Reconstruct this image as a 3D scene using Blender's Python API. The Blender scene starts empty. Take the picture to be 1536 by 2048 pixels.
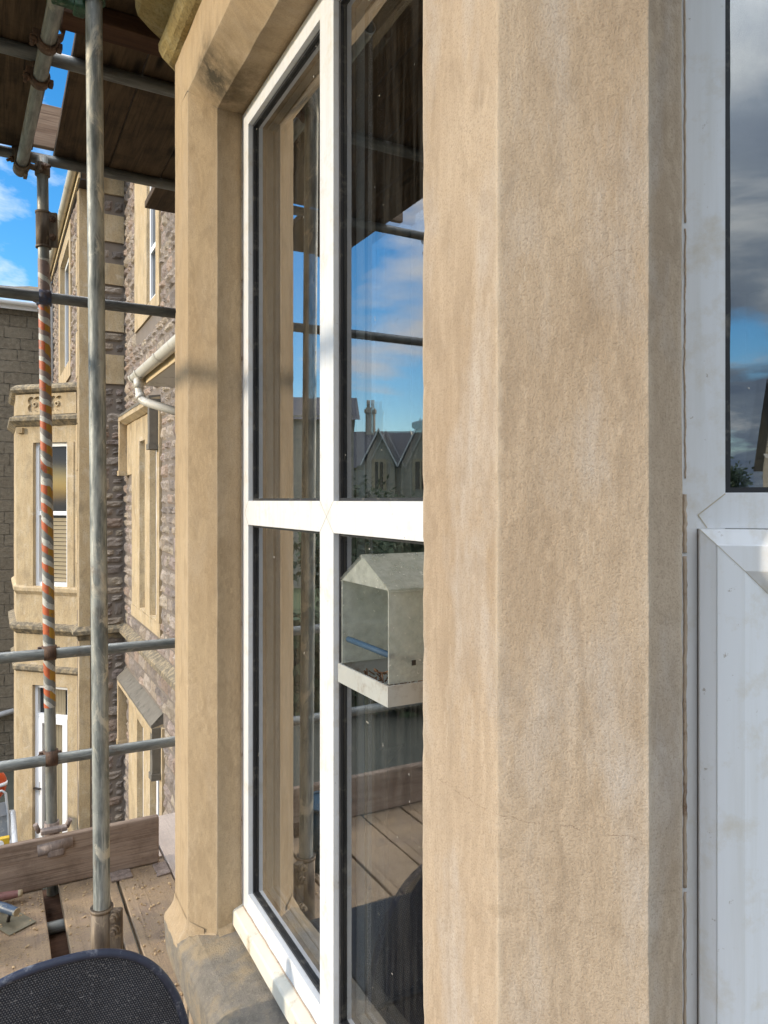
import bpy, bmesh, math, random
from mathutils import Vector, Matrix, noise
random.seed(7)
R = math.radians
scene = bpy.context.scene
COL = scene.collection

# ------------------------------------------------------------------ camera
cam_d = bpy.data.cameras.new('camera')
cam = bpy.data.objects.new('camera', cam_d)
COL.objects.link(cam)
cam.location = (0, 0, 0)
cam.rotation_euler = (R(90), 0, R(-28.4))
cam_d.sensor_fit = 'VERTICAL'
cam_d.sensor_height = 36.0
cam_d.sensor_width = 27.0
cam_d.lens = 1450 / 2048 * 36.0
cam_d.shift_y = -24 / 2048
cam_d.clip_start = 0.02
cam_d.clip_end = 3000
scene.camera = cam

# ------------------------------------------------------------------ sun, sky, exposure
SUN_EL, SUN_AZ = 14.0, 280.0          # azimuth clockwise from +Y
sd = Vector((math.sin(R(SUN_AZ)) * math.cos(R(SUN_EL)), math.cos(R(SUN_AZ)) * math.cos(R(SUN_EL)), math.sin(R(SUN_EL))))
sun_d = bpy.data.lights.new('sun', 'SUN')
sun_d.energy = 2.6
sun_d.angle = R(2.0)
sun_d.color = (1.0, 0.88, 0.70)
sun = bpy.data.objects.new('sun', sun_d)
COL.objects.link(sun)
sun.rotation_euler = (-sd).to_track_quat('-Z', 'Y').to_euler()

world = bpy.data.worlds.new('World')
scene.world = world
world.use_nodes = True
wt = world.node_tree
wt.nodes.clear()


def nd(nt, typ, ins=None, **props):
    n = nt.nodes.new(typ)
    for k, v in props.items():
        setattr(n, k, v)
    for k, v in (ins or {}).items():
        s = n.inputs[k]
        if isinstance(v, bpy.types.NodeSocket):
            nt.links.new(v, s)
        else:
            if isinstance(v, (tuple, list)) and s.type == 'RGBA' and len(v) == 3:
                v = (*v, 1)
            s.default_value = v
    return n


def mth(nt, op, a, b=0.0, c=0.0, clamp=False):
    return nd(nt, 'ShaderNodeMath', {0: a, 1: b, 2: c}, operation=op, use_clamp=clamp).outputs[0]


def vm(nt, op, a, b=(0, 0, 0)):
    return nd(nt, 'ShaderNodeVectorMath', {0: a, 1: b}, operation=op)


def mixc(nt, f, a, b, mode='MIX'):
    n = nd(nt, 'ShaderNodeMix', None, data_type='RGBA', blend_type=mode)
    for i, v in ((0, f), (6, a), (7, b)):
        s = n.inputs[i]
        if isinstance(v, bpy.types.NodeSocket):
            nt.links.new(v, s)
        else:
            if i and len(v) == 3:
                v = (*v, 1)
            s.default_value = v
    return n.outputs[2]


def ramp(nt, f, stops, interp='LINEAR'):
    n = nd(nt, 'ShaderNodeValToRGB', {0: f})
    cr = n.color_ramp
    cr.interpolation = interp
    while len(cr.elements) < len(stops):
        cr.elements.new(0.5)
    for e, (p, c) in zip(cr.elements, stops):
        e.position = p
        if not isinstance(c, (tuple, list)):
            c = (c, c, c)
        e.color = (*c, 1)
    return n.outputs[0]


def noise_t(nt, vec, scale, detail=4, rough=0.55, dist=0.0, out='Fac'):
    return nd(nt, 'ShaderNodeTexNoise', {'Vector': vec, 'Scale': scale, 'Detail': detail, 'Roughness': rough, 'Distortion': dist}).outputs[out]


sky = nd(wt, 'ShaderNodeTexSky', None, sky_type='NISHITA', sun_disc=False, sun_elevation=R(SUN_EL), sun_rotation=R(SUN_AZ),
         altitude=60, air_density=1.0, dust_density=0.4, ozone_density=3.0)
tc = nd(wt, 'ShaderNodeTexCoord').outputs['Generated']
sep = nd(wt, 'ShaderNodeSeparateXYZ', {0: tc})
den = mth(wt, 'ADD', mth(wt, 'MAXIMUM', sep.outputs[2], 0.0), 0.13)
cu = mth(wt, 'DIVIDE', sep.outputs[0], den)
cv = mth(wt, 'DIVIDE', sep.outputs[1], den)
cvec = nd(wt, 'ShaderNodeCombineXYZ', {0: cu, 1: cv, 2: 0.0}).outputs[0]
n1 = noise_t(wt, vm(wt, 'ADD', cvec, (7.9, 2.6, 0)).outputs[0], 0.75, 9, 0.58, 0.25)
n2 = noise_t(wt, vm(wt, 'ADD', cvec, (9.3, 4.1, 2)).outputs[0], 1.3, 8, 0.6, 0.4)
dotc = vm(wt, 'DOT_PRODUCT', tc, (-0.56, -0.83, 0)).outputs['Value']
cov = mth(wt, 'MULTIPLY_ADD', mth(wt, 'MAXIMUM', dotc, 0.0), 0.22, n1)
dotb = vm(wt, 'DOT_PRODUCT', tc, (-0.47, 0.88, 0)).outputs['Value']
cov = mth(wt, 'SUBTRACT', cov, mth(wt, 'MULTIPLY', mth(wt, 'MAXIMUM', dotb, 0.0), 0.035))
for dvec, pw, amt in (((-0.48, 0.80, 0.365), 110, 0.20), ((0.02, 0.963, 0.265), 150, 0.17), ((-0.40, 0.90, 0.16), 120, 0.07), ((-0.57, -0.80, 0.19), 700, -0.13)):
    dq = vm(wt, 'DOT_PRODUCT', tc, tuple(Vector(dvec).normalized())).outputs['Value']
    cov = mth(wt, 'ADD', cov, mth(wt, 'MULTIPLY', mth(wt, 'POWER', mth(wt, 'MAXIMUM', dq, 0.0), pw), amt))
cmask = ramp(wt, cov, [(0.54, 0), (0.64, 1)])
ccol = ramp(wt, n2, [(0.36, (0.15, 0.21, 0.31)), (0.53, (0.28, 0.35, 0.43)), (0.70, (0.88, 0.91, 0.89))])
ccol2 = mixc(wt, mth(wt, 'MULTIPLY', mth(wt, 'MAXIMUM', dotc, 0.0), 1.0, 0, True), (0.95, 0.95, 0.96), ccol)
skyc = nd(wt, 'ShaderNodeHueSaturation', {'Hue': 0.5, 'Saturation': 1.3, 'Value': 1.65, 'Fac': 1.0, 'Color': sky.outputs[0]}).outputs[0]
bg1 = nd(wt, 'ShaderNodeBackground', {'Color': skyc, 'Strength': 0.15})
bg2 = nd(wt, 'ShaderNodeBackground', {'Color': ccol2, 'Strength': mth(wt, 'MULTIPLY_ADD', mth(wt, 'POWER', mth(wt, 'MAXIMUM', sep.outputs[2], 0.0), 4.0), 14.0, 0.95)})  # overhead cloud, out of view, brightened to add fill light
mx = nd(wt, 'ShaderNodeMixShader', {0: cmask, 1: bg1.outputs[0], 2: bg2.outputs[0]})
wo = nd(wt, 'ShaderNodeOutputWorld', {'Surface': mx.outputs[0]})

scene.view_settings.view_transform = 'Standard'
scene.view_settings.look = 'None'
scene.view_settings.exposure = 0.42
scene.view_settings.gamma = 1.0
scene.render.engine = 'CYCLES'
scene.cycles.max_bounces = 10
scene.cycles.transparent_max_bounces = 16
scene.cycles.sample_clamp_indirect = 6.0
scene.cycles.use_denoising = True
scene.cycles.use_adaptive_sampling = True

# ------------------------------------------------------------------ material helpers
def new_mat(name):
    m = bpy.data.materials.new(name)
    m.use_nodes = True
    nt = m.node_tree
    nt.nodes.clear()
    out = nd(nt, 'ShaderNodeOutputMaterial')
    return m, nt, out


def pos(nt):
    return nd(nt, 'ShaderNodeNewGeometry').outputs['Position']


def wallco(nt):
    """(distance along the wall, height, 0) on any vertical face"""
    g = nd(nt, 'ShaderNodeNewGeometry')
    t = vm(nt, 'CROSS_PRODUCT', g.outputs['True Normal'], (0, 0, 1)).outputs[0]
    u = vm(nt, 'DOT_PRODUCT', g.outputs['Position'], t).outputs['Value']
    z = nd(nt, 'ShaderNodeSeparateXYZ', {0: g.outputs['Position']}).outputs[2]
    return nd(nt, 'ShaderNodeCombineXYZ', {0: u, 1: z, 2: 0.0}).outputs[0], u, z


def scl(nt, v, s):
    return vm(nt, 'MULTIPLY', v, s).outputs[0]


def objco(nt):
    o = nd(nt, 'ShaderNodeTexCoord').outputs['Object']
    r = nd(nt, 'ShaderNodeObjectInfo').outputs['Random']
    off = nd(nt, 'ShaderNodeCombineXYZ', {0: mth(nt, 'MULTIPLY', r, 37.0), 1: mth(nt, 'MULTIPLY', r, 91.0), 2: mth(nt, 'MULTIPLY', r, 13.0)}).outputs[0]
    return vm(nt, 'ADD', o, off).outputs[0], o, r


def finish(nt, out, col, rough=0.8, height=None, dist=0.001, strength=1.0, metal=0.0, bevel=0.0, spec=0.5, rough_s=None):
    p = nd(nt, 'ShaderNodeBsdfPrincipled', {'Base Color': col, 'Metallic': metal, 'Specular IOR Level': spec})
    if isinstance(rough, bpy.types.NodeSocket):
        nt.links.new(rough, p.inputs['Roughness'])
    else:
        p.inputs['Roughness'].default_value = rough
    nrm = None
    if bevel:
        nrm = nd(nt, 'ShaderNodeBevel', {'Radius': bevel}, samples=4).outputs[0]
    if height is not None:
        b = nd(nt, 'ShaderNodeBump', {'Height': height, 'Distance': dist, 'Strength': strength})
        if nrm is not None:
            nt.links.new(nrm, b.inputs['Normal'])
        nrm = b.outputs[0]
    if nrm is not None:
        nt.links.new(nrm, p.inputs['Normal'])
    nt.links.new(p.outputs[0], out.inputs[0])
    return p


def flat(name, col, rough=0.6, metal=0.0, var=0.12, scale=20, bump=0.0, bevel=0.0, dirt=None, spec=0.5):
    m, nt, out = new_mat(name)
    o, _, _ = objco(nt)
    n = noise_t(nt, o, scale, 5, 0.6)
    dark = tuple(c * (1 - var) for c in col)
    lite = tuple(min(1, c * (1 + var)) for c in col)
    c = mixc(nt, n, dark, lite)
    if dirt:
        n2 = noise_t(nt, o, scale * 0.6, 7, 0.7)
        c = mixc(nt, ramp(nt, n2, [(0.55, 0), (0.68, 1)]), c, dirt)
    finish(nt, out, c, rough, n if bump else None, bump or 0.001, metal=metal, bevel=bevel, spec=spec)
    return m


# sandstone-coloured mineral render of the bay
def render_mat(name, c1, c2, pale, gloom=None, grain=430.0, dist=0.0011, cracks=False, stain=0.0, mott=0.0, edge=0.0):
    m, nt, out = new_mat(name)
    P = pos(nt)
    uv, u, z = wallco(nt)
    big = noise_t(nt, scl(nt, P, (5, 5, 2.2)), 1.0, 4, 0.55)
    streak = noise_t(nt, scl(nt, uv, (95, 2.6, 1)), 1.0, 5, 0.6, 0.1)
    blot = noise_t(nt, scl(nt, P, (11, 11, 3.2)), 1.3, 7, 0.62, 0.15)
    fine = noise_t(nt, P, grain, 3, 0.65)
    mid = noise_t(nt, scl(nt, P, (1, 1, 0.55)), 95.0, 4, 0.6)
    c = mixc(nt, ramp(nt, big, [(0.32, 0), (0.68, 1)]), c1, c2)
    c = mixc(nt, mth(nt, 'MULTIPLY', ramp(nt, streak, [(0.45, 0), (0.72, 1)]), 0.36), c, tuple(min(1, x * 1.35) for x in c2))
    c = mixc(nt, mth(nt, 'MULTIPLY', ramp(nt, blot, [(0.50, 0), (0.70, 1)]), 0.65), c, pale)
    c = mixc(nt, mth(nt, 'MULTIPLY', ramp(nt, fine, [(0.30, 1), (0.50, 0)]), 0.50), c, tuple(x * 0.55 for x in c1))
    st2 = noise_t(nt, scl(nt, uv, (75, 1.6, 1)), 1.0, 6, 0.6, 0.1)
    c = mixc(nt, mth(nt, 'MULTIPLY', ramp(nt, st2, [(0.50, 0), (0.72, 1)]), 0.26), c, tuple(x * 0.62 for x in c1))
    if stain:
        s1 = noise_t(nt, scl(nt, P, (2.2, 2.2, 1.5)), 1.6, 8, 0.7, 0.5)
        c = mixc(nt, mth(nt, 'MULTIPLY', ramp(nt, s1, [(0.50, 0), (0.66, 1)]), stain), c, (0.15, 0.12, 0.085))
        s3 = noise_t(nt, P, 4.5, 7, 0.7, 0.8)
        c = mixc(nt, mth(nt, 'MULTIPLY', ramp(nt, s3, [(0.57, 0), (0.66, 1)]), stain), c, (0.60, 0.53, 0.43))
    if mott:
        s1 = noise_t(nt, scl(nt, P, (1, 1, 0.5)), 26, 5, 0.65, 0.4)
        c = mixc(nt, mth(nt, 'MULTIPLY', ramp(nt, s1, [(0.50, 0), (0.68, 1)]), mott), c, tuple(x * 0.66 for x in c1))
        s3 = noise_t(nt, scl(nt, uv, (140, 6, 1)), 1.0, 6, 0.7, 0.1)
        c = mixc(nt, mth(nt, 'MULTIPLY', ramp(nt, s3, [(0.60, 0), (0.74, 1)]), mott), c, (0.62, 0.54, 0.45))
    h = mth(nt, 'ADD', mth(nt, 'MULTIPLY', fine, 0.7), mth(nt, 'MULTIPLY', mid, 0.9))
    h = mth(nt, 'ADD', h, mth(nt, 'MULTIPLY', streak, 0.35))
    if cracks:
        # two hairline cracks in the pier's face
        sx = nd(nt, 'ShaderNodeSeparateXYZ', {0: P})
        wob = noise_t(nt, P, 30.0, 5, 0.7)
        for z0, slope, xa, xb in ((-0.335, -0.05, 0.455, 0.565), (0.24, 0.30, 0.535, 0.560), (-0.40, 0.9, 0.585, 0.63)):
            line = mth(nt, 'SUBTRACT', sx.outputs[2], mth(nt, 'MULTIPLY_ADD', mth(nt, 'SUBTRACT', sx.outputs[0], 0.52), slope, z0))
            line = mth(nt, 'ABSOLUTE', mth(nt, 'MULTIPLY_ADD', mth(nt, 'SUBTRACT', wob, 0.5), 0.022, line))
            k = mth(nt, 'LESS_THAN', line, 0.0004)
            k = mth(nt, 'MULTIPLY', k, mth(nt, 'GREATER_THAN', sx.outputs[0], xa))
            k = mth(nt, 'MULTIPLY', k, mth(nt, 'LESS_THAN', sx.outputs[0], xb))
            c = mixc(nt, mth(nt, 'MULTIPLY', mth(nt, 'MULTIPLY', k, ramp(nt, noise_t(nt, P, 55, 3), [(0.38, 0), (0.55, 1)])), 0.5), c, (0.14, 0.09, 0.06))
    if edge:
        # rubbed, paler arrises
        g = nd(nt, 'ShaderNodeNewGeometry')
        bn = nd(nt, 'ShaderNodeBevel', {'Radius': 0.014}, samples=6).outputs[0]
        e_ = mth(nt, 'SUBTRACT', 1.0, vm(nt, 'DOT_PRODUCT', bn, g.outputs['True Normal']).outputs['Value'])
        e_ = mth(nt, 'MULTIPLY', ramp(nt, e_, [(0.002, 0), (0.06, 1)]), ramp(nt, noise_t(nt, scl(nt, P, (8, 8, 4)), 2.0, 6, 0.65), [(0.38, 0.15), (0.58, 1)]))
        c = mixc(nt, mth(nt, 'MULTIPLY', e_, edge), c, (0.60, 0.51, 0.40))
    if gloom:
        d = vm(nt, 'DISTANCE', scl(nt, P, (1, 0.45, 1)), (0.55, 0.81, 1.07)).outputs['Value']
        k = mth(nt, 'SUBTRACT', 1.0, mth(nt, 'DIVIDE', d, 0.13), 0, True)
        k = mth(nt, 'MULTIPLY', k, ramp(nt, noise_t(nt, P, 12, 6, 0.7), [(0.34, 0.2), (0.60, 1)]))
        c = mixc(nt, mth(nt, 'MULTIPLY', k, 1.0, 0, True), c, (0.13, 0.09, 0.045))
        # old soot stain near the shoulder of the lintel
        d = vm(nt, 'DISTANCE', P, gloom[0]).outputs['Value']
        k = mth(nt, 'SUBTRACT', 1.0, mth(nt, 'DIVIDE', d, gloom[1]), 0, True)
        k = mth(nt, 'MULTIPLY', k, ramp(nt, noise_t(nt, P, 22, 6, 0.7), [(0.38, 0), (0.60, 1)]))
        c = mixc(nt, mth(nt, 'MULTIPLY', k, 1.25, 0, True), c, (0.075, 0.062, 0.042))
    finish(nt, out, c, 0.92, h, dist, 1.0, bevel=0.0035, spec=0.2)
    return m


M = {}
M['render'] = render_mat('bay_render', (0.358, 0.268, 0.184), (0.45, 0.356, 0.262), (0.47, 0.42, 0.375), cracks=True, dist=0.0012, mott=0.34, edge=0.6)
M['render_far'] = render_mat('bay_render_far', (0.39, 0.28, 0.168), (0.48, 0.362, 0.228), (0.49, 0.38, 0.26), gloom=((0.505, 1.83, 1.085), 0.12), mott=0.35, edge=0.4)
M['villa_stone'] = render_mat('villa_stone', (0.42, 0.31, 0.18), (0.52, 0.405, 0.25), (0.56, 0.47, 0.34), grain=60, dist=0.004, stain=0.4)
M['moss_stone'] = render_mat('moss_stone', (0.20, 0.15, 0.07), (0.34, 0.26, 0.11), (0.38, 0.33, 0.19), grain=120, dist=0.003)


def weathered_stone():
    m, nt, out = new_mat('weathered_sill_stone')
    P = pos(nt)
    a = noise_t(nt, P, 9, 8, 0.68)
    b = noise_t(nt, P, 38, 7, 0.7)
    f = noise_t(nt, P, 240, 4, 0.7)
    c = ramp(nt, a, [(0.30, (0.17, 0.15, 0.125)), (0.48, (0.25, 0.22, 0.18)), (0.64, (0.36, 0.28, 0.18))])
    c = mixc(nt, mth(nt, 'MULTIPLY', ramp(nt, b, [(0.48, 0), (0.64, 1)]), 0.35), c, (0.11, 0.10, 0.085))
    c = mixc(nt, mth(nt, 'MULTIPLY', ramp(nt, f, [(0.58, 0), (0.72, 1)]), 0.5), c, (0.55, 0.48, 0.38))
    finish(nt, out, c, 0.95, mth(nt, 'ADD', b, f), 0.003, bevel=0.005, spec=0.2)
    return m


M['sill_stone'] = weathered_stone()


def dark_stone():
    m, nt, out = new_mat('dark_weathered_stone')
    P = pos(nt)
    a = noise_t(nt, P, 15, 8, 0.7)
    c = ramp(nt, a, [(0.30, (0.09, 0.078, 0.06)), (0.48, (0.19, 0.16, 0.115)), (0.64, (0.38, 0.295, 0.18))])
    finish(nt, out, c, 0.95, a, 0.01, spec=0.2)
    return m


M['dark_stone'] = dark_stone()
M['cap_stone'] = flat('weathered_shaded_stone', (0.15, 0.132, 0.105), 0.95, var=0.4, scale=9, bump=0.01, dirt=(0.06, 0.055, 0.045))


def rubble(name, tones, mortar, bw=0.34, bh=0.17, warp=0.10, depth=0.022, moss=None, irregular=False):
    m, nt, out = new_mat(name)
    uv, u, z = wallco(nt)
    w = nd(nt, 'ShaderNodeTexNoise', {'Vector': uv, 'Scale': 3.2, 'Detail': 3.0, 'Roughness': 0.6}).outputs['Color']
    w = vm(nt, 'SUBTRACT', w, (0.5, 0.5, 0.5)).outputs[0]
    uv2 = vm(nt, 'ADD', uv, scl(nt, w, (warp, warp, 0))).outputs[0]
    b = nd(nt, 'ShaderNodeTexBrick', {'Vector': uv2, 'Color1': (0, 0, 0, 1), 'Color2': (1, 1, 1, 1), 'Mortar': (0.5, 0.5, 0.5, 1), 'Scale': 1.0,
                                      'Mortar Size': 0.011, 'Mortar Smooth': 0.5, 'Bias': 0.0, 'Brick Width': bw, 'Row Height': bh},
           offset=0.43, offset_frequency=2, squash=0.62, squash_frequency=3)
    face = noise_t(nt, scl(nt, uv2, (1, 1, 1)), 14, 6, 0.65)
    pick = noise_t(nt, uv2, 45, 5, 0.7)
    stone = mixc(nt, b.outputs['Color'], tones[0], tones[1])
    stone = mixc(nt, ramp(nt, face, [(0.40, 0), (0.70, 1)]), stone, tones[2])
    stone = mixc(nt, mth(nt, 'MULTIPLY', ramp(nt, pick, [(0.32, 1), (0.46, 0)]), 0.5), stone, tuple(t * 0.45 for t in tones[0]))
    mj = noise_t(nt, uv, 7, 3)
    mort = mixc(nt, ramp(nt, mj, [(0.4, 0), (0.6, 1)]), mortar, tuple(x * 2.2 for x in mortar))
    vo = nd(nt, 'ShaderNodeTexVoronoi', {'Vector': scl(nt, uv2, (1.0 / bw * 1.15, 1.0 / bh * 0.62, 1)), 'Scale': 1.0, 'Randomness': 0.85}, feature='DISTANCE_TO_EDGE', voronoi_dimensions='2D').outputs['Distance']
    vj = ramp(nt, vo, [(0.02, 1), (0.075, 0)])
    sel = ramp(nt, noise_t(nt, uv, 1.7, 3), [(0.46, 0), (0.54, 1)])
    joint = mixc(nt, sel, b.outputs['Fac'], vj) if irregular else b.outputs['Fac']
    broken = ramp(nt, noise_t(nt, uv, 6.5, 4), [(0.36, 0.15), (0.56, 1)])
    joint = mth(nt, 'MULTIPLY', joint, broken)
    c = mixc(nt, joint, stone, mort)
    if moss:
        c = mixc(nt, mth(nt, 'MULTIPLY', ramp(nt, noise_t(nt, uv, 1.4, 6), [(0.48, 0), (0.62, 1)]), 0.6), c, moss)
    h = mth(nt, 'MULTIPLY_ADD', joint, -1.1, mth(nt, 'ADD', mth(nt, 'MULTIPLY', face, 1.3), mth(nt, 'MULTIPLY', pick, 0.7)))
    finish(nt, out, c, 0.95, h, depth, spec=0.2)
    return m


M['rubble'] = rubble('rubble_wall', ((0.38, 0.295, 0.24), (0.50, 0.395, 0.325), (0.58, 0.465, 0.37)), (0.13, 0.10, 0.08), 0.42, 0.18, 0.16, 0.07, irregular=True)
M['rubble_dark'] = rubble('rubble_dark', ((0.18, 0.135, 0.112), (0.29, 0.22, 0.18), (0.37, 0.285, 0.23)), (0.085, 0.065, 0.054), 0.30, 0.18, 0.13, 0.07, irregular=True)
M['brick'] = rubble('rough_block', ((0.16, 0.135, 0.10), (0.21, 0.18, 0.135), (0.26, 0.22, 0.165)), (0.08, 0.07, 0.055), 0.52, 0.24, 0.04, 0.02)
M['house_stone'] = rubble('house_stone', ((0.32, 0.28, 0.21), (0.42, 0.37, 0.28), (0.48, 0.42, 0.33)), (0.20, 0.18, 0.14), 0.6, 0.3, 0.05, 0.02)


def rubble_stone():
    m, nt, out = new_mat('rubble_stones')
    at = nd(nt, 'ShaderNodeAttribute', None, attribute_name='tone').outputs['Color']
    P = pos(nt)
    n = noise_t(nt, P, 11, 7, 0.7)
    f = noise_t(nt, P, 42, 6, 0.7)
    c = mixc(nt, ramp(nt, n, [(0.32, 0), (0.68, 1)]), scl(nt, at, (0.72, 0.70, 0.69)), scl(nt, at, (1.18, 1.16, 1.13)))
    c = mixc(nt, mth(nt, 'MULTIPLY', ramp(nt, f, [(0.30, 1), (0.44, 0)]), 0.5), c, (0.09, 0.07, 0.058))
    c = mixc(nt, mth(nt, 'MULTIPLY', ramp(nt, f, [(0.62, 0), (0.72, 1)]), 0.4), c, (0.50, 0.42, 0.35))
    finish(nt, out, c, 0.95, mth(nt, 'ADD', n, mth(nt, 'MULTIPLY', f, 0.6)), 0.04, spec=0.2)
    return m


M['stones'] = rubble_stone()
M['mortar'] = flat('lime_mortar', (0.19, 0.155, 0.125), 0.95, var=0.3, scale=6)


def slate(name, c0, c1, moss=None):
    m, nt, out = new_mat(name)
    o = pos(nt)
    s = nd(nt, 'ShaderNodeSeparateXYZ', {0: o})
    row = mth(nt, 'FRACT', mth(nt, 'MULTIPLY', s.outputs[2], 9.0))
    n = noise_t(nt, o, 3.5, 6, 0.7)
    c = mixc(nt, n, c0, c1)
    c = mixc(nt, mth(nt, 'MULTIPLY', mth(nt, 'LESS_THAN', row, 0.10), 0.6), c, (0.02, 0.02, 0.022))
    if moss:
        c = mixc(nt, ramp(nt, noise_t(nt, o, 2.2, 7, 0.7), [(0.48, 0), (0.60, 1)]), c, moss)
    finish(nt, out, c, 0.75, row, 0.02, spec=0.3)
    return m


M['slate'] = slate('slate', (0.06, 0.062, 0.07), (0.12, 0.115, 0.115))
M['slate_moss'] = slate('mossy_slate', (0.07, 0.065, 0.06), (0.12, 0.105, 0.09), (0.17, 0.12, 0.045))


def upvc():
    m, nt, out = new_mat('white_upvc')
    P = pos(nt)
    uv, u, z = wallco(nt)
    st = noise_t(nt, scl(nt, uv, (60, 3, 1)), 1.0, 5, 0.6)
    sp = noise_t(nt, P, 70, 6, 0.75)
    lo = noise_t(nt, P, 14, 6, 0.7)
    c = mixc(nt, ramp(nt, st, [(0.45, 0), (0.75, 1)]), (0.73, 0.74, 0.755), (0.66, 0.66, 0.65))
    c = mixc(nt, mth(nt, 'MULTIPLY', ramp(nt, lo, [(0.52, 0), (0.70, 1)]), 0.55), c, (0.55, 0.48, 0.36))
    c = mixc(nt, mth(nt, 'MULTIPLY', ramp(nt, sp, [(0.655, 0), (0.70, 1)]), 0.75), c, (0.30, 0.25, 0.19))
    finish(nt, out, c, ramp(nt, lo, [(0.3, 0.28), (0.7, 0.55)]), bevel=0.0018)
    return m


M['upvc'] = upvc()
M['upvc_dirty'] = flat('dirty_upvc', (0.70, 0.66, 0.56), 0.5, var=0.10, scale=26, dirt=(0.42, 0.32, 0.19), bevel=0.002)
M['upvc_far'] = flat('far_upvc', (0.82, 0.82, 0.82), 0.45, var=0.03)
M['gutter'] = flat('white_gutter_plastic', (0.66, 0.62, 0.54), 0.4, var=0.1, scale=9, dirt=(0.34, 0.30, 0.24))
M['grey_gutter'] = flat('pale_gutter_plastic', (0.50, 0.46, 0.37), 0.45, var=0.12, scale=6)
M['pipe_grey'] = flat('grey_downpipe', (0.46, 0.48, 0.50), 0.45, var=0.1)
M['timber_pale'] = flat('painted_fascia', (0.62, 0.48, 0.28), 0.6, var=0.12)
M['gasket'] = flat('black_gasket', (0.012, 0.012, 0.014), 0.55, var=0.3, scale=60, dirt=(0.10, 0.09, 0.075))
M['spacer'] = flat('dark_spacer', (0.02, 0.02, 0.022), 0.4)
M['seal'] = flat('old_sealant', (0.46, 0.36, 0.27), 0.8, var=0.25, scale=60, dirt=(0.20, 0.12, 0.07))
M['shadow_grey'] = flat('grey_shadow_line', (0.16, 0.15, 0.14), 0.7)
M['seam'] = flat('weld_seam', (0.50, 0.44, 0.33), 0.7)
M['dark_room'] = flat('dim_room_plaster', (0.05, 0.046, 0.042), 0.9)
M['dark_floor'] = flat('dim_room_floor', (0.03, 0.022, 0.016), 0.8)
M['window_dark'] = flat('dark_glazing', (0.02, 0.022, 0.025), 0.06, var=0.2, spec=0.8)
M['blind'] = flat('blind', (0.36, 0.29, 0.18), 0.7)
M['black_metal'] = flat('black_metal', (0.02, 0.018, 0.016), 0.5)


def glass_mat(name, k, seed, dirt_amt):
    m, nt, out = new_mat(name)
    P = pos(nt)
    bf = nd(nt, 'ShaderNodeNewGeometry').outputs['Backfacing']
    fr = nd(nt, 'ShaderNodeFresnel', {'IOR': mth(nt, 'MULTIPLY_ADD', bf, 1 / 1.5 - 1.5, 1.5)}).outputs[0]
    fac = mth(nt, 'MULTIPLY', fr, k, 0, True)
    tr = nd(nt, 'ShaderNodeBsdfTransparent', {'Color': (0.93, 0.95, 0.94, 1)})
    gl = nd(nt, 'ShaderNodeBsdfGlossy', {'Color': (0.97, 0.98, 1.0, 1), 'Roughness': 0.0})
    mx = nd(nt, 'ShaderNodeMixShader', {0: fac, 1: tr.outputs[0], 2: gl.outputs[0]})
    # a film of rain streaks, specks and render splashes
    uv, u, z = wallco(nt)
    st = noise_t(nt, scl(nt, uv, (40, 2.5, 1)), 1.0, 6, 0.65, 0.4)
    sp = noise_t(nt, vm(nt, 'ADD', P, (seed, 0, 0)).outputs[0], 75, 2, 0.5)
    f = mth(nt, 'MULTIPLY', ramp(nt, st, [(0.45, 0), (0.80, 1)]), dirt_amt)
    f = mth(nt, 'ADD', f, mth(nt, 'MULTIPLY', ramp(nt, sp, [(0.765, 0), (0.785, 1)]), 0.5))
    df = nd(nt, 'ShaderNodeBsdfDiffuse', {'Color': (0.55, 0.52, 0.46, 1)})
    mx2 = nd(nt, 'ShaderNodeMixShader', {0: f, 1: mx.outputs[0], 2: df.outputs[0]})
    nt.links.new(mx2.outputs[0], out.inputs[0])
    return m


M['glass'] = glass_mat('outer_glass', 2.8, 0.0, 0.05)
M['glass_r'] = glass_mat('outer_glass_front', 7.0, 2.0, 0.03)
M['glass_in'] = glass_mat('inner_glass', 1.9, 5.0, 0.0)


def galv(name, base, dark, splash, rough=0.5, metal=0.3, thr=0.58):
    m, nt, out = new_mat(name)
    o, raw, r = objco(nt)
    a = noise_t(nt, scl(nt, o, (1, 1, 0.25)), 28, 6, 0.62)
    b = noise_t(nt, o, 55, 7, 0.72)
    s = noise_t(nt, scl(nt, o, (1, 1, 0.4)), 17, 8, 0.72, 0.8)
    c = mixc(nt, ramp(nt, a, [(0.38, 0), (0.60, 1)]), dark, base)
    ln = noise_t(nt, scl(nt, o, (1, 1, 0.06)), 110, 4, 0.6)
    c = mixc(nt, mth(nt, 'MULTIPLY', ramp(nt, ln, [(0.55, 0), (0.68, 1)]), 0.45), c, tuple(min(1, x * 1.7) for x in base))
    c = mixc(nt, mth(nt, 'MULTIPLY', ramp(nt, s, [(thr, 0), (thr + 0.07, 1)]), 0.75), c, splash)
    c = mixc(nt, mth(nt, 'MULTIPLY', ramp(nt, b, [(0.66, 0), (0.72, 1)]), 0.7), c, tuple(min(1, x * 1.25) for x in splash))
    c = mixc(nt, mth(nt, 'MULTIPLY', ramp(nt, b, [(0.26, 1), (0.36, 0)]), 0.5), c, tuple(x * 0.4 for x in dark))
    ru = noise_t(nt, scl(nt, o, (1, 1, 0.5)), 9, 8, 0.75, 0.6)
    c = mixc(nt, mth(nt, 'MULTIPLY', ramp(nt, ru, [(0.56, 0), (0.68, 1)]), 0.6), c, (0.17, 0.105, 0.065))
    finish(nt, out, c, ramp(nt, a, [(0.3, rough + 0.12), (0.7, rough - 0.08)]), b, 0.0015, metal=metal)
    return m


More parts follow.
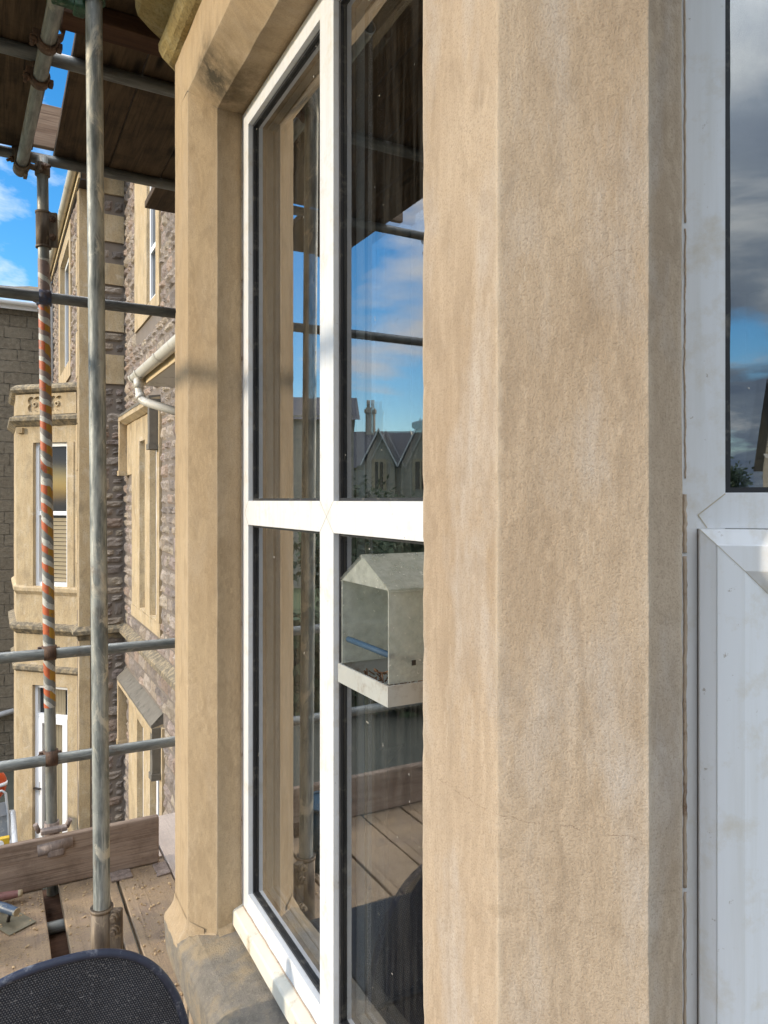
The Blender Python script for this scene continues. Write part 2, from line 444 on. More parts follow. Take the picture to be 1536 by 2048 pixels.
M['galv'] = galv('galvanised_tube', (0.30, 0.31, 0.285), (0.17, 0.18, 0.17), (0.48, 0.45, 0.37))
M['galv_dark'] = galv('dull_tube', (0.20, 0.205, 0.19), (0.12, 0.12, 0.115), (0.30, 0.28, 0.23))
M['galv_splash'] = galv('splashed_tube', (0.36, 0.37, 0.34), (0.13, 0.145, 0.14), (0.60, 0.56, 0.46), metal=0.2, thr=0.54)
M['rust'] = galv('rusty_coupler', (0.15, 0.085, 0.05), (0.07, 0.042, 0.03), (0.28, 0.21, 0.15), 0.7, 0.2)
M['coupler'] = galv('grimy_coupler', (0.22, 0.17, 0.12), (0.10, 0.075, 0.055), (0.42, 0.33, 0.22), 0.65, 0.3)
M['coupler_pale'] = galv('dusty_coupler', (0.34, 0.27, 0.23), (0.22, 0.17, 0.145), (0.45, 0.38, 0.32), 0.75, 0.1)
M['coupler_green'] = galv('green_coupler', (0.035, 0.11, 0.055), (0.02, 0.05, 0.03), (0.20, 0.22, 0.14), 0.55, 0.1)
M['blue_paint'] = galv('blue_coupler', (0.05, 0.09, 0.19), (0.05, 0.05, 0.07), (0.16, 0.09, 0.05), 0.55, 0.2)


def tape():
    m, nt, out = new_mat('hazard_tape')
    o = nd(nt, 'ShaderNodeTexCoord').outputs['Object']
    s = nd(nt, 'ShaderNodeSeparateXYZ', {0: o})
    ang = mth(nt, 'DIVIDE', mth(nt, 'ARCTAN2', s.outputs[1], s.outputs[0]), 2 * math.pi)
    wob = noise_t(nt, o, 6, 3)
    ph = mth(nt, 'ADD', mth(nt, 'DIVIDE', s.outputs[2], 0.0925), ang)
    ph = mth(nt, 'ADD', ph, mth(nt, 'MULTIPLY', wob, 1.05))
    ph = mth(nt, 'FRACT', ph)
    n = noise_t(nt, o, 28, 6, 0.65)
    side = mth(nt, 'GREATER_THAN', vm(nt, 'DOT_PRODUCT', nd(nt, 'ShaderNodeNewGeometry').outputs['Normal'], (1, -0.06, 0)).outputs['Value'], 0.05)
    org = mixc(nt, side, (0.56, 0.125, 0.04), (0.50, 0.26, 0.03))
    bare = mixc(nt, n, (0.17, 0.175, 0.165), (0.30, 0.30, 0.27))
    pink = mixc(nt, n, (0.24, 0.17, 0.15), (0.33, 0.24, 0.21))
    bare = mixc(nt, ramp(nt, mth(nt, 'MULTIPLY_ADD', s.outputs[2], 0.5, 0.5), [(0.5, 0), (0.75, 1)]), bare, pink)
    wht = mixc(nt, n, (0.46, 0.45, 0.40), (0.70, 0.69, 0.62))
    k1 = ramp(nt, ph, [(0.0, 1), (0.42, 0)], 'CONSTANT')
    k2 = ramp(nt, ph, [(0.0, 0), (0.42, 1), (0.70, 0)], 'CONSTANT')
    c = mixc(nt, k2, bare, wht)
    k1 = mth(nt, 'MULTIPLY', k1, mth(nt, 'LESS_THAN', mth(nt, 'ADD', s.outputs[2], mth(nt, 'MULTIPLY', n, 0.25)), 0.93))
    c = mixc(nt, k1, c, org)
    scuff = ramp(nt, noise_t(nt, o, 40, 7, 0.75), [(0.56, 0), (0.62, 1)])
    c = mixc(nt, mth(nt, 'MULTIPLY', scuff, 0.7), c, (0.16, 0.13, 0.11))
    finish(nt, out, c, 0.55, n, 0.001)
    return m


M['tape'] = tape()


def wood(name, c0, c1, c2, dust=None, ring=1.0, axis=1):
    m, nt, out = new_mat(name)
    o, raw, r = objco(nt)
    st = [9.0, 9.0, 9.0]
    st[axis] = 0.55
    g = noise_t(nt, scl(nt, o, tuple(st)), 3.2, 6, 0.6, 1.3)
    st2 = [60.0, 60.0, 60.0]
    st2[axis] = 1.6
    g2 = noise_t(nt, scl(nt, o, tuple(st2)), 2.0, 4, 0.6)
    bl = noise_t(nt, o, 4.5, 7, 0.68)
    c = ramp(nt, g, [(0.30, c0), (0.50, c1), (0.70, c2)])
    c = mixc(nt, mth(nt, 'MULTIPLY', ramp(nt, g2, [(0.50, 0), (0.70, 1)]), 0.55), c, tuple(x * 0.45 for x in c0))
    c = mixc(nt, mth(nt, 'MULTIPLY', ramp(nt, bl, [(0.49, 0), (0.66, 1)]), 0.7), c, tuple(x * 0.5 for x in c0))
    c = mixc(nt, mth(nt, 'MULTIPLY', r, 0.35), c, c0)
    spl = noise_t(nt, scl(nt, o, tuple(0.7 if i == axis else 26.0 for i in range(3))), 1.5, 5, 0.6, 2.2)
    c = mixc(nt, mth(nt, 'MULTIPLY', ramp(nt, spl, [(0.655, 0), (0.69, 1)]), 0.8), c, tuple(x * 0.22 for x in c0))
    kn = nd(nt, 'ShaderNodeTexVoronoi', {'Vector': scl(nt, o, tuple(2.0 if i == axis else 9.0 for i in range(3))), 'Scale': 1.0}).outputs['Distance']
    c = mixc(nt, ramp(nt, kn, [(0.06, 1), (0.17, 0)]), c, tuple(x * 0.3 for x in c0))
    h = mth(nt, 'ADD', g2, g)
    if dust:
        d = noise_t(nt, o, 7, 8, 0.7)
        f = noise_t(nt, o, 150, 5, 0.75)
        k = mth(nt, 'MULTIPLY', ramp(nt, d, [(0.30, 0.15), (0.55, 1)]), ramp(nt, f, [(0.32, 0.2), (0.55, 1)]))
        c = mixc(nt, mth(nt, 'MULTIPLY', k, 0.85), c, dust)
        cr = noise_t(nt, o, 330, 3, 0.6)
        c = mixc(nt, mth(nt, 'MULTIPLY', mth(nt, 'MULTIPLY', ramp(nt, cr, [(0.60, 0), (0.68, 1)]), ramp(nt, d, [(0.30, 0), (0.55, 1)])), 0.7), c, tuple(min(1, x * 1.45) for x in dust))
        h = mth(nt, 'ADD', h, mth(nt, 'MULTIPLY', cr, 0.8))
    finish(nt, out, c, 0.88, h, 0.0022, spec=0.25)
    return m


M['deck'] = wood('deck_board', (0.185, 0.138, 0.105), (0.28, 0.21, 0.16), (0.36, 0.275, 0.21), dust=(0.42, 0.30, 0.18))
M['deck_pale'] = wood('deck_board_pale', (0.36, 0.29, 0.25), (0.46, 0.385, 0.33), (0.52, 0.44, 0.38), dust=(0.58, 0.48, 0.40))  # paler than the deck: dust, with sunlight put into the colour too
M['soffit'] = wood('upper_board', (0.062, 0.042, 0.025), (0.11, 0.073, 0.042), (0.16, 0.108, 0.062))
M['toe'] = wood('toe_board', (0.24, 0.165, 0.12), (0.38, 0.285, 0.215), (0.48, 0.37, 0.285), axis=0)
M['brown_timber'] = wood('dark_batten', (0.06, 0.03, 0.018), (0.10, 0.05, 0.028), (0.13, 0.07, 0.04), axis=0)


def mesh_fabric():
    m, nt, out = new_mat('chair_mesh_weave')
    o = nd(nt, 'ShaderNodeTexCoord').outputs['UV']
    k = scl(nt, o, (190, 190, 1))
    s = nd(nt, 'ShaderNodeSeparateXYZ', {0: k})
    row = mth(nt, 'FLOOR', s.outputs[1])
    fx = mth(nt, 'FRACT', mth(nt, 'MULTIPLY_ADD', row, 0.5, s.outputs[0]))
    fy = mth(nt, 'FRACT', s.outputs[1])
    dx = mth(nt, 'SUBTRACT', fx, 0.5)
    dy = mth(nt, 'SUBTRACT', fy, 0.5)
    dd = mth(nt, 'SQRT', mth(nt, 'ADD', mth(nt, 'MULTIPLY', dx, dx), mth(nt, 'MULTIPLY', dy, dy)))
    dot = mth(nt, 'LESS_THAN', dd, 0.24)
    fib = noise_t(nt, scl(nt, o, (45, 70, 1)), 2.6, 7, 0.75, 1.6)
    big = noise_t(nt, o, 7, 5)
    base = mixc(nt, big, (0.007, 0.009, 0.015), (0.024, 0.030, 0.046))
    c = mixc(nt, mth(nt, 'MULTIPLY', dot, mth(nt, 'MULTIPLY_ADD', big, 0.6, 0.15)), base, (0.34, 0.35, 0.37))
    c = mixc(nt, mth(nt, 'MULTIPLY', ramp(nt, fib, [(0.585, 0), (0.635, 1)]), 0.8), c, (0.40, 0.40, 0.41))
    finish(nt, out, c, 0.6, dot, 0.0006, spec=0.4)
    return m


M['weave'] = mesh_fabric()
M['chair_rim'] = flat('chair_rim', (0.028, 0.036, 0.066), 0.5, var=0.3, scale=40, dirt=(0.22, 0.23, 0.26))
M['weave_dark'] = flat('seat_weave', (0.012, 0.014, 0.02), 0.7, var=0.4, scale=50)
M['chair_metal'] = flat('chair_metal', (0.18, 0.22, 0.27), 0.4, metal=0.3)
M['acrylic'] = None


def acrylic(name, k0, k1, thr):
    m, nt, out = new_mat(name)
    o = nd(nt, 'ShaderNodeTexCoord').outputs['Object']
    a = noise_t(nt, o, 45, 7, 0.7)
    b = noise_t(nt, o, 130, 6, 0.75)
    c = mixc(nt, a, (0.42, 0.425, 0.38), (0.58, 0.59, 0.55))
    c = mixc(nt, mth(nt, 'MAXIMUM', ramp(nt, b, [(thr, 0), (thr + 0.06, 1)]), 0.0), c, (0.85, 0.80, 0.74))
    p = nd(nt, 'ShaderNodeBsdfPrincipled', {'Base Color': c, 'Roughness': 0.35})
    tl = nd(nt, 'ShaderNodeBsdfTranslucent', {'Color': (0.6, 0.6, 0.52, 1)})
    tr = nd(nt, 'ShaderNodeBsdfTransparent', {'Color': (0.9, 0.92, 0.88, 1)})
    m1 = nd(nt, 'ShaderNodeMixShader', {0: 0.3, 1: p.outputs[0], 2: tl.outputs[0]})
    k = mth(nt, 'MAXIMUM', ramp(nt, a, [(0.3, k0), (0.7, k1)]), ramp(nt, b, [(thr, 0), (thr + 0.06, 1)]))
    m2 = nd(nt, 'ShaderNodeMixShader', {0: k, 1: tr.outputs[0], 2: m1.outputs[0]})
    nt.links.new(m2.outputs[0], out.inputs[0])
    return m


M['acrylic'] = acrylic('dusty_acrylic', 0.34, 0.78, 0.60)
M['acrylic_roof'] = acrylic('soiled_acrylic', 0.26, 0.60, 0.60)
M['tray'] = flat('soiled_tray', (0.40, 0.40, 0.37), 0.5, var=0.2, scale=30, dirt=(0.24, 0.20, 0.16))
M['perch'] = flat('blue_perch', (0.022, 0.055, 0.095), 0.7, var=0.3, scale=60)
M['seed'] = flat('seed_husks', (0.13, 0.065, 0.03), 0.9, var=0.5, scale=60)
M['net'] = None


def net():
    m, nt, out = new_mat('net_curtain')
    df = nd(nt, 'ShaderNodeBsdfDiffuse', {'Color': (0.24, 0.25, 0.24, 1)})
    tl = nd(nt, 'ShaderNodeBsdfTranslucent', {'Color': (0.2, 0.2, 0.19, 1)})
    tr = nd(nt, 'ShaderNodeBsdfTransparent')
    a = nd(nt, 'ShaderNodeMixShader', {0: 0.4, 1: df.outputs[0], 2: tl.outputs[0]})
    b = nd(nt, 'ShaderNodeMixShader', {0: 0.35, 1: tr.outputs[0], 2: a.outputs[0]})
    nt.links.new(b.outputs[0], out.inputs[0])
    return m


M['net'] = net()
M['orange'] = flat('orange_plastic', (0.50, 0.07, 0.014), 0.45, var=0.1)
M['silver'] = flat('reflective_band', (0.62, 0.63, 0.64), 0.35)
M['grey_fabric'] = flat('grey_sling', (0.30, 0.31, 0.33), 0.7)
M['skip'] = flat('skip_steel', (0.30, 0.31, 0.32), 0.5, metal=0.2, dirt=(0.55, 0.54, 0.5))
M['yellow'] = flat('yellow_paint', (0.55, 0.36, 0.03), 0.45)
M['bucket'] = flat('blue_bucket', (0.016, 0.058, 0.095), 0.5)
M['trowel_blade'] = flat('trowel_steel', (0.20, 0.185, 0.13), 0.5, metal=0.35, var=0.3, scale=14, dirt=(0.32, 0.27, 0.19))
M['handle_blue'] = flat('blue_handle', (0.05, 0.085, 0.14), 0.45, var=0.3, scale=30, dirt=(0.42, 0.40, 0.30))
M['handle_red'] = flat('red_handle', (0.23, 0.105, 0.09), 0.7, var=0.25, scale=30, dirt=(0.34, 0.26, 0.22))
M['handle_end'] = flat('worn_handle_end', (0.42, 0.34, 0.22), 0.8, var=0.2)
M['ground'] = flat('rough_ground', (0.055, 0.055, 0.04), 0.95, var=0.4, scale=2)
M['grass'] = flat('lawn', (0.06, 0.085, 0.03), 0.95, var=0.4, scale=3)
M['leaf'] = flat('leaf', (0.05, 0.075, 0.03), 0.8, var=0.4, scale=3)
M['bark'] = flat('bark', (0.09, 0.07, 0.05), 0.9)
M['crumb'] = flat('plaster_crumb', (0.50, 0.36, 0.21), 0.95, var=0.4, scale=90)
M['barge'] = flat('white_bargeboard', (0.62, 0.60, 0.55), 0.6)
M['bronze'] = flat('dark_bronze', (0.03, 0.022, 0.018), 0.5)

# ------------------------------------------------------------------ mesh helpers
class MB:
    def __init__(self):
        self.bm = bmesh.new()

    def poly(self, pts, smooth=False):
        vs = [self.bm.verts.new(p) for p in pts]
        f = self.bm.faces.new(vs)
        f.smooth = smooth
        return f

    def box(self, a, b, bev=0.0, mtx=None):
        x0, y0, z0 = (min(a[i], b[i]) for i in range(3))
        x1, y1, z1 = (max(a[i], b[i]) for i in range(3))
        ps = [Vector(p) for p in ((x0, y0, z0), (x1, y0, z0), (x1, y1, z0), (x0, y1, z0), (x0, y0, z1), (x1, y0, z1), (x1, y1, z1), (x0, y1, z1))]
        if mtx is not None:
            ps = [mtx @ p for p in ps]
        vs = [self.bm.verts.new(p) for p in ps]
        fs = [self.bm.faces.new([vs[i] for i in q]) for q in ((0, 3, 2, 1), (4, 5, 6, 7), (0, 1, 5, 4), (1, 2, 6, 5), (2, 3, 7, 6), (3, 0, 4, 7))]
        if bev:
            es = list({e for f in fs for e in f.edges})
            bmesh.ops.bevel(self.bm, geom=es, offset=bev, segments=2, profile=0.5, affect='EDGES')
        return self

    def tube(self, p, q, r, seg=20, r2=None, caps=True, hollow=0.0):
        p, q = Vector(p), Vector(q)
        r2 = r if r2 is None else r2
        d = (q - p).normalized()
        up = Vector((0, 0, 1)) if abs(d.z) < 0.95 else Vector((1, 0, 0))
        a = d.cross(up).normalized()
        b = d.cross(a)
        ring = lambda c, rr: [self.bm.verts.new(c + (a * math.cos(2 * math.pi * i / seg) + b * math.sin(2 * math.pi * i / seg)) * rr) for i in range(seg)]
        A, B = ring(p, r), ring(q, r2)
        for i in range(seg):
            j = (i + 1) % seg
            self.bm.faces.new((A[i], A[j], B[j], B[i])).smooth = True
        if hollow:
            C_, D = ring(p, hollow), ring(q, hollow)
            for i in range(seg):
                j = (i + 1) % seg
                self.bm.faces.new((C_[j], C_[i], D[i], D[j])).smooth = True
                self.bm.faces.new((A[j], A[i], C_[i], C_[j]))
                self.bm.faces.new((B[i], B[j], D[j], D[i]))
        elif caps:
            self.bm.faces.new(A[::-1])
            self.bm.faces.new(B)
        return self

    def path(self, pts, r, seg=12):
        pts = [Vector(p) for p in pts]
        prev = None
        a = None
        for i, p in enumerate(pts):
            d = (pts[min(i + 1, len(pts) - 1)] - pts[max(i - 1, 0)]).normalized()
            if a is None:
                up = Vector((0, 0, 1)) if abs(d.z) < 0.9 else Vector((1, 0, 0))
                a = d.cross(up).normalized()
            else:
                a = (a - d * a.dot(d)).normalized()
            b = d.cross(a)
            ring = [self.bm.verts.new(p + (a * math.cos(2 * math.pi * k / seg) + b * math.sin(2 * math.pi * k / seg)) * r) for k in range(seg)]
            if prev:
                for k in range(seg):
                    j = (k + 1) % seg
                    self.bm.faces.new((prev[k], prev[j], ring[j], ring[k])).smooth = True
            else:
                self.bm.faces.new(ring[::-1])
            prev = ring
        self.bm.faces.new(prev)
        return self

    def strip(self, rows, smooth=False, flip=False):
        """rows: list of equal-length point lists"""
        vr = [[self.bm.verts.new(p) for p in row] for row in rows]
        for a, b in zip(vr, vr[1:]):
            for i in range(len(a) - 1):
                q = (a[i], a[i + 1], b[i + 1], b[i])
                self.bm.faces.new(q[::-1] if flip else q).smooth = smooth
        return self

    def torus(self, c, n, R0, r, seg=20, k=8):
        n = Vector(n).normalized()
        up = Vector((0, 0, 1)) if abs(n.z) < 0.9 else Vector((1, 0, 0))
        a = n.cross(up).normalized()
        b = n.cross(a)
        c = Vector(c)
        rows = []
        for i in range(seg + 1):
            t = 2 * math.pi * i / seg
            e = a * math.cos(t) + b * math.sin(t)
            rows.append([c + e * (R0 + r * math.cos(2 * math.pi * j / k)) + n * r * math.sin(2 * math.pi * j / k) for j in range(k + 1)])
        return self.strip(rows, True)

    def wear(self, amt, scale=18.0, cut=0.0):
        if cut:
            for _ in range(9):
                es = [e for e in self.bm.edges if e.calc_length() > cut]
                if not es:
                    break
                bmesh.ops.subdivide_edges(self.bm, edges=es, cuts=1, use_grid_fill=True)
        for v in self.bm.verts:
            p = v.co * scale
            v.co += Vector((noise.noise(p), noise.noise(p + Vector((31, 0, 0))), noise.noise(p + Vector((0, 57, 0))))) * amt
        return self

    def build(self, name, mat, parent=None, loc=None, weld=True, fixn=True):
        bm = self.bm
        if weld:
            bmesh.ops.remove_doubles(bm, verts=bm.verts, dist=0.00005)
        if fixn:
            bmesh.ops.recalc_face_normals(bm, faces=bm.faces)
        if loc is not None:
            bmesh.ops.translate(bm, verts=bm.verts, vec=-Vector(loc))
        me = bpy.data.meshes.new(name)
        bm.to_mesh(me)
        bm.free()
        me.materials.append(mat)
        o = bpy.data.objects.new(name, me)
        COL.objects.link(o)
        if loc is not None:
            o.location = loc
        if parent is not None:
            pm = world_m(parent)
            o.parent = parent
            o.matrix_parent_inverse = pm.inverted()
        return o


def world_m(o):
    m = Matrix.LocRotScale(o.location, o.rotation_euler, o.scale)
    if o.parent is not None:
        return world_m(o.parent) @ o.matrix_parent_inverse @ m
    return m


def tag(o, label=None, cat=None, group=None, kind=None):
    for k, v in (('label', label), ('category', cat), ('group', group), ('kind', kind)):
        if v:
            o[k] = v
    return o


def empty(name, loc, label, cat, group=None, rz=0.0):
    o = bpy.data.objects.new(name, None)
    o.empty_display_size = 0.1
    COL.objects.link(o)
    o.location = loc
    o.rotation_euler = (0, 0, rz)
    return tag(o, label, cat, group)


def copy_tree(o, parent=None):
    c = o.copy()
    COL.objects.link(c)
    if parent is not None:
        c.parent = parent
    for ch in list(o.children):
        copy_tree(ch, c)
    return c


S2 = math.sqrt(0.5)
# ------------------------------------------------------------------ ground
g = MB()
g.poly([(-900, -900, -5.6), (900, -900, -5.6), (900, 900, -5.6), (-900, 900, -5.6)])
tag(g.build('ground', M['ground']), kind='structure')
g = MB()
g.poly([(-60, 20, -5.59), (-4, 20, -5.59), (-4, 70, -5.59), (-60, 70, -5.59)])
tag(g.build('lawn', M['grass']), kind='structure')

# ------------------------------------------------------------------ the bay we stand beside
bay = empty('bay_house', (1.5, 1.4, -5.6), 'sandy rendered stone bay with white framed windows, filling the right of the picture', 'house')
XF, XC, XW = 0.467, 0.531, 0.60       # front plane, end of chamfer, window plane
LZ = 1.11                              # top of opening on the front plane
BZ = -1.17


def pier(pts, tops, name, mat, label):
    """vertical prism; every plan corner has its own top height, surfaces split so that the faces can be worn"""
    b = MB()
    n = 150
    for (p, tp), (q, tq) in zip(zip(pts, tops), list(zip(pts, tops))[1:]):
        w = (Vector(q) - Vector(p)).length
        k = max(1, int(w / 0.03))
        rows = []
        for i in range(n + 1):
            f = i / n
            rows.append([(p[0] + (q[0] - p[0]) * j / k, p[1] + (q[1] - p[1]) * j / k, BZ + ((tp + (tq - tp) * j / k) - BZ) * f) for j in range(k + 1)])
        b.strip(rows)
    bmesh.ops.remove_doubles(b.bm, verts=b.bm.verts, dist=0.0002)
    cx_ = sum(p[0] for p in pts) / len(pts)
    cy_ = sum(p[1] for p in pts) / len(pts)
    for v in b.bm.verts:
        for p in pts[1:-1]:
            if abs(v.co.x - p[0]) + abs(v.co.y - p[1]) < 0.002:
                inw = Vector((cx_ - p[0], cy_ - p[1], 0)).normalized()
                k = noise.noise(Vector((p[0] * 37, p[1] * 53, v.co.z * 7.0))) * 0.6 + noise.noise(Vector((p[0] * 11, p[1] * 71, v.co.z * 41.0))) * 0.6
                v.co += inw * (0.0006 + max(0.0, k - 0.24) * 0.006)
    b.wear(0.0007, 9.0)
    b.wear(0.0005, 45.0)
    o = b.build(name, mat, bay)
    tag(o, label)
    return o


CO = Vector((XF, 0.613))
T = Vector((S2, -S2))
NO = Vector((-S2, -S2))


def rp(s, depth):
    """plan point on the right-hand light: s along its face from the near corner, depth behind it"""
    v = CO + T * s - NO * depth
    return (v.x, v.y)


near_pts = [(XW + 0.06, 0.828), (XW, 0.828), (XC, 0.828), (XF, 0.764), (XF, 0.613), rp(0.15, 0), rp(0.1842, 0.0342), rp(0.1842, 0.17), (XW + 0.12, 0.70)]
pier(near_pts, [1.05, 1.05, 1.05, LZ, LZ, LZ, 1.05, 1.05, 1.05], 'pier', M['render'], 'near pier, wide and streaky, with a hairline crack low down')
FC = Vector((XF, 2.14))
T2 = Vector((S2, S2))
N2 = Vector((-S2, S2))


def fp(s, depth):
    v = FC + T2 * s - N2 * depth
    return (v.x, v.y)


far_pts = [fp(0.1842, 0.17), fp(0.1842, 0.0342), fp(0.15, 0), (XF, 2.14), (XF, 1.984), (XC, 1.92), (XW, 1.92), (XW + 0.06, 1.92), fp(0.1842, 0.17)]
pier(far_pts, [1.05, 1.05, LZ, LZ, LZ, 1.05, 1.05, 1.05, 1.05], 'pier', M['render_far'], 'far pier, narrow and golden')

# lintel: front band, chamfer and soffit over the left light
b = MB()
ys = [0.764 + (1.984 - 0.764) * i / 40 for i in range(41)]
rows = []
for i in range(41):
    f = i / 40
    yo = 0.764 + (1.984 - 0.764) * f
    yi = 0.828 + (1.92 - 0.828) * f
    rows.append([(XF, yo, 1.27), (XF, yo, 1.19), (XF, yo, LZ), ((XF + XC) / 2, (yo + yi) / 2, 1.08), (XC, yi, 1.05), (XW, yi, 1.05), (XW + 0.06, yi, 1.05)])
b.strip(rows)
b.strip([[(XF, 0.613 + (0.764 - 0.613) * i / 5, z) for i in range(6)] for z in (LZ, 1.19, 1.27)])
b.strip([[(XF, 1.984 + (2.14 - 1.984) * i / 5, z) for i in range(6)] for z in (LZ, 1.19, 1.27)])
bmesh.ops.remove_doubles(b.bm, verts=b.bm.verts, dist=0.0002)
b.wear(0.0013, 14.0)
b.wear(0.0006, 60.0)
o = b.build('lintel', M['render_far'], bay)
# lintel of the right light and of the hidden third light
for f_ in (rp, fp):
    b = MB()
    b.strip([[(*f_(s, 0), z) for s in (0, 0.15, 0.6, 1.4)] for z in (LZ, 1.27)])
    b.strip([[(*f_(s, 0), LZ) for s in (0.15, 1.4)], [(*f_(s, 0.0342), 1.05) for s in (0.1842, 1.4)], [(*f_(s, 0.17), 1.05) for s in (0.1842, 1.4)]])
    b.build('lintel', M['render'], bay)


def plan_offset(o_):
    """outline of the bay moved outward by o_"""
    k = math.tan(R(22.5))
    a = CO + Vector((-1, 0)) * o_ + Vector((0, -1)) * (o_ * k)
    c = FC + Vector((-1, 0)) * o_ + Vector((0, 1)) * (o_ * k)
    s = CO + T * 1.5 + NO * o_
    e = FC + T2 * 1.5 + N2 * o_
    return [s, a, c, e]


def sweep(profile, name, mat, wear=0.0015, cut=0.06):
    b = MB()
    rows = []
    for o_, z in profile:
        q = plan_offset(o_)
        row = []
        for p0, p1, n in ((q[0], q[1], 24), (q[1], q[2], 26), (q[2], q[3], 24)):
            for i in range(n):
                v = p0 + (p1 - p0) * i / n
                row.append((v.x, v.y, z))
        row.append((q[3].x, q[3].y, z))
        rows.append(row)
    b.strip(rows)
    b.wear(wear, 16.0)
    return b.build(name, mat, bay)


roll = [(0, 1.262), (0.014, 1.266), (0.03, 1.278), (0.040, 1.298), (0.042, 1.318), (0.034, 1.338), (0.02, 1.348), (0.012, 1.356), (0.028, 1.366), (0.066, 1.385),
        (0.098, 1.402), (0.104, 1.425), (0.106, 1.50), (0.10, 1.53), (0.03, 1.57), (-0.1, 1.60)]
sweep(roll, 'cornice', M['moss_stone'], 0.004)
sill = [(-0.30, -1.148), (-0.14, -1.156), (-0.02, -1.171), (0.0, -1.180), (0.018, -1.194), (0.026, -1.204), (0.028, -1.222), (0.024, -1.30), (0.02, -1.315), (-0.02, -1.32)]
sweep(sill, 'stone_sill', M['sill_stone'], 0.0022)
sweep([(-0.022, -1.30), (-0.022, -5.6)], 'wall', M['render'], 0.002)
sweep([(-0.03, 1.58), (-0.03, 3.4)], 'wall', M['villa_stone'], 0.002)
# splayed base of the far pier, running out over the sill
b = MB()
rows = []
for o_, z in ((0.0012, -1.140), (0.0025, -1.158), (0.008, -1.172), (0.016, -1.184), (0.024, -1.195), (0.028, -1.206), (0.027, -1.222)):
    row = []
    for y, f in ((1.945, 0.0), (1.962, 0.30), (1.978, 0.70), (1.995, 0.92), (2.03, 1.0), (2.07, 1.0), (2.11, 1.0)):
        p = plan_offset(0.0012 + (o_ - 0.0012) * f)[1].x
        dx = max(0.0, 1.984 - y) * 0.9
        row.append((p + dx, y, z - (1 - f) * 0.012))
    q = plan_offset(o_)
    row += [(q[2].x, q[2].y, z)] + [(*(q[2] + T2 * t), z) for t in (0.05, 0.10, 0.16)]
    rows.append(row)
b.strip(rows, True)
b.wear(0.0022, 30, 0.025)
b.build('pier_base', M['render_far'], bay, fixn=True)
# mortar slurry where the far pier meets the sill
b = MB()
b.strip([[(XF - 0.0 + 0.012 * i, 1.984 - 0.0125 * i - (0.012 if k else -0.004), -1.168 - 0.001 * i - (0.008 if k else -0.012)) for i in range(6)] for k in (0, 1)])
b.strip([[(XC + 0.0115 * i, 1.92 - (0.016 if k else -0.004), -1.160 + 0.0025 * i - (0.012 if k else -0.014)) for i in range(7)] for k in (0, 1)])
b.wear(0.003, 45, 0.01)
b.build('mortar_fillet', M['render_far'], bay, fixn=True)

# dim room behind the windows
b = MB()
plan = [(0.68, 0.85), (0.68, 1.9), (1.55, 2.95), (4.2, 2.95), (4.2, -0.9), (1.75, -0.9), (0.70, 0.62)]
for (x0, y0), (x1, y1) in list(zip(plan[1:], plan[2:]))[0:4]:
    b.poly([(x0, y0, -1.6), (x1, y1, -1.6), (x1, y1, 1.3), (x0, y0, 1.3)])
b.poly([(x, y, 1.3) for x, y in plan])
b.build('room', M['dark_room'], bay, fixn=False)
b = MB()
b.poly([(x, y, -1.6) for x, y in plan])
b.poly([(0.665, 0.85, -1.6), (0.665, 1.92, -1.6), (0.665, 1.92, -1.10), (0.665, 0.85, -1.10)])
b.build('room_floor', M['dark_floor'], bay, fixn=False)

# left window ---------------------------------------------------------------
b = MB()
FZ0, FZ1 = -1.10, 1.046
fx0, fx1 = XW, XW + 0.07
b.box((fx0, 1.869, FZ0), (fx1, 1.9195, FZ1))
b.box((fx0, 0.8285, FZ0), (fx1, 0.880, FZ1))
b.box((fx0, 0.880, FZ0), (fx1, 1.869, -1.05))
b.box((fx0, 0.880, 1.0), (fx1, 1.869, FZ1))
b.box((fx0, 1.322, -1.05), (fx1, 1.39, 1.0))
b.box((fx0, 0.880, -0.066), (fx1, 1.322, -0.002))
b.box((fx0, 1.39, -0.066), (fx1, 1.869, -0.002))
win = b.build('window', M['upvc'], bay, weld=False)
tag(win, 'left window of four panes')
panes = [(0.88, 1.322, -1.05, -0.066), (0.88, 1.322, -0.002, 1.0), (1.39, 1.869, -1.05, -0.066), (1.39, 1.869, -0.002, 1.0)]
for y0, y1, z0, z1 in panes:
    p = MB()
    p.poly([(0.620, y0, z0), (0.620, y1, z0), (0.620, y1, z1), (0.620, y0, z1)])
    po = p.build('pane', M['glass'], win, fixn=False)
    p = MB()
    t = math.tan(R(0.28))
    p.poly([(0.640, y0, z0), (0.640 + (y1 - y0) * t, y1, z0), (0.640 + (y1 - y0) * t + 0.002, y1, z1), (0.642, y0, z1)])
    p.build('inner_pane', M['glass_in'], win, fixn=False)
    p = MB()
    w = 0.006
    for a, c in (((y0, z0), (y0 + w, z1)), ((y1 - w, z0), (y1, z1)), ((y0 + w, z0), (y1 - w, z0 + w)), ((y0 + w, z1 - w), (y1 - w, z1))):
        p.box((0.6125, a[0], a[1]), (0.6195, c[0], c[1]))
        p.box((0.6205, a[0], a[1]), (0.648, c[0], c[1]))
    p.build('gasket', M['gasket'], win, weld=False)
# weld seams of the frame
for yc, s in ((1.356, 1), (1.356, -1), (1.898, -1)):
    zc = -0.034
    b = MB()
    for dz in (1, -1):
        yb = yc + s * 0.034 if yc < 1.5 else 1.869
        p0, p1 = Vector((XW - 0.0004, yc, zc)), Vector((XW - 0.0004, yb, zc + dz * 0.032))
        d = (p1 - p0).normalized().cross(Vector((1, 0, 0))) * 0.0006
        b.poly([p0 - d, p1 - d, p1 + d, p0 + d])
    b.build('weld_seam', M['seam'], win, fixn=False)
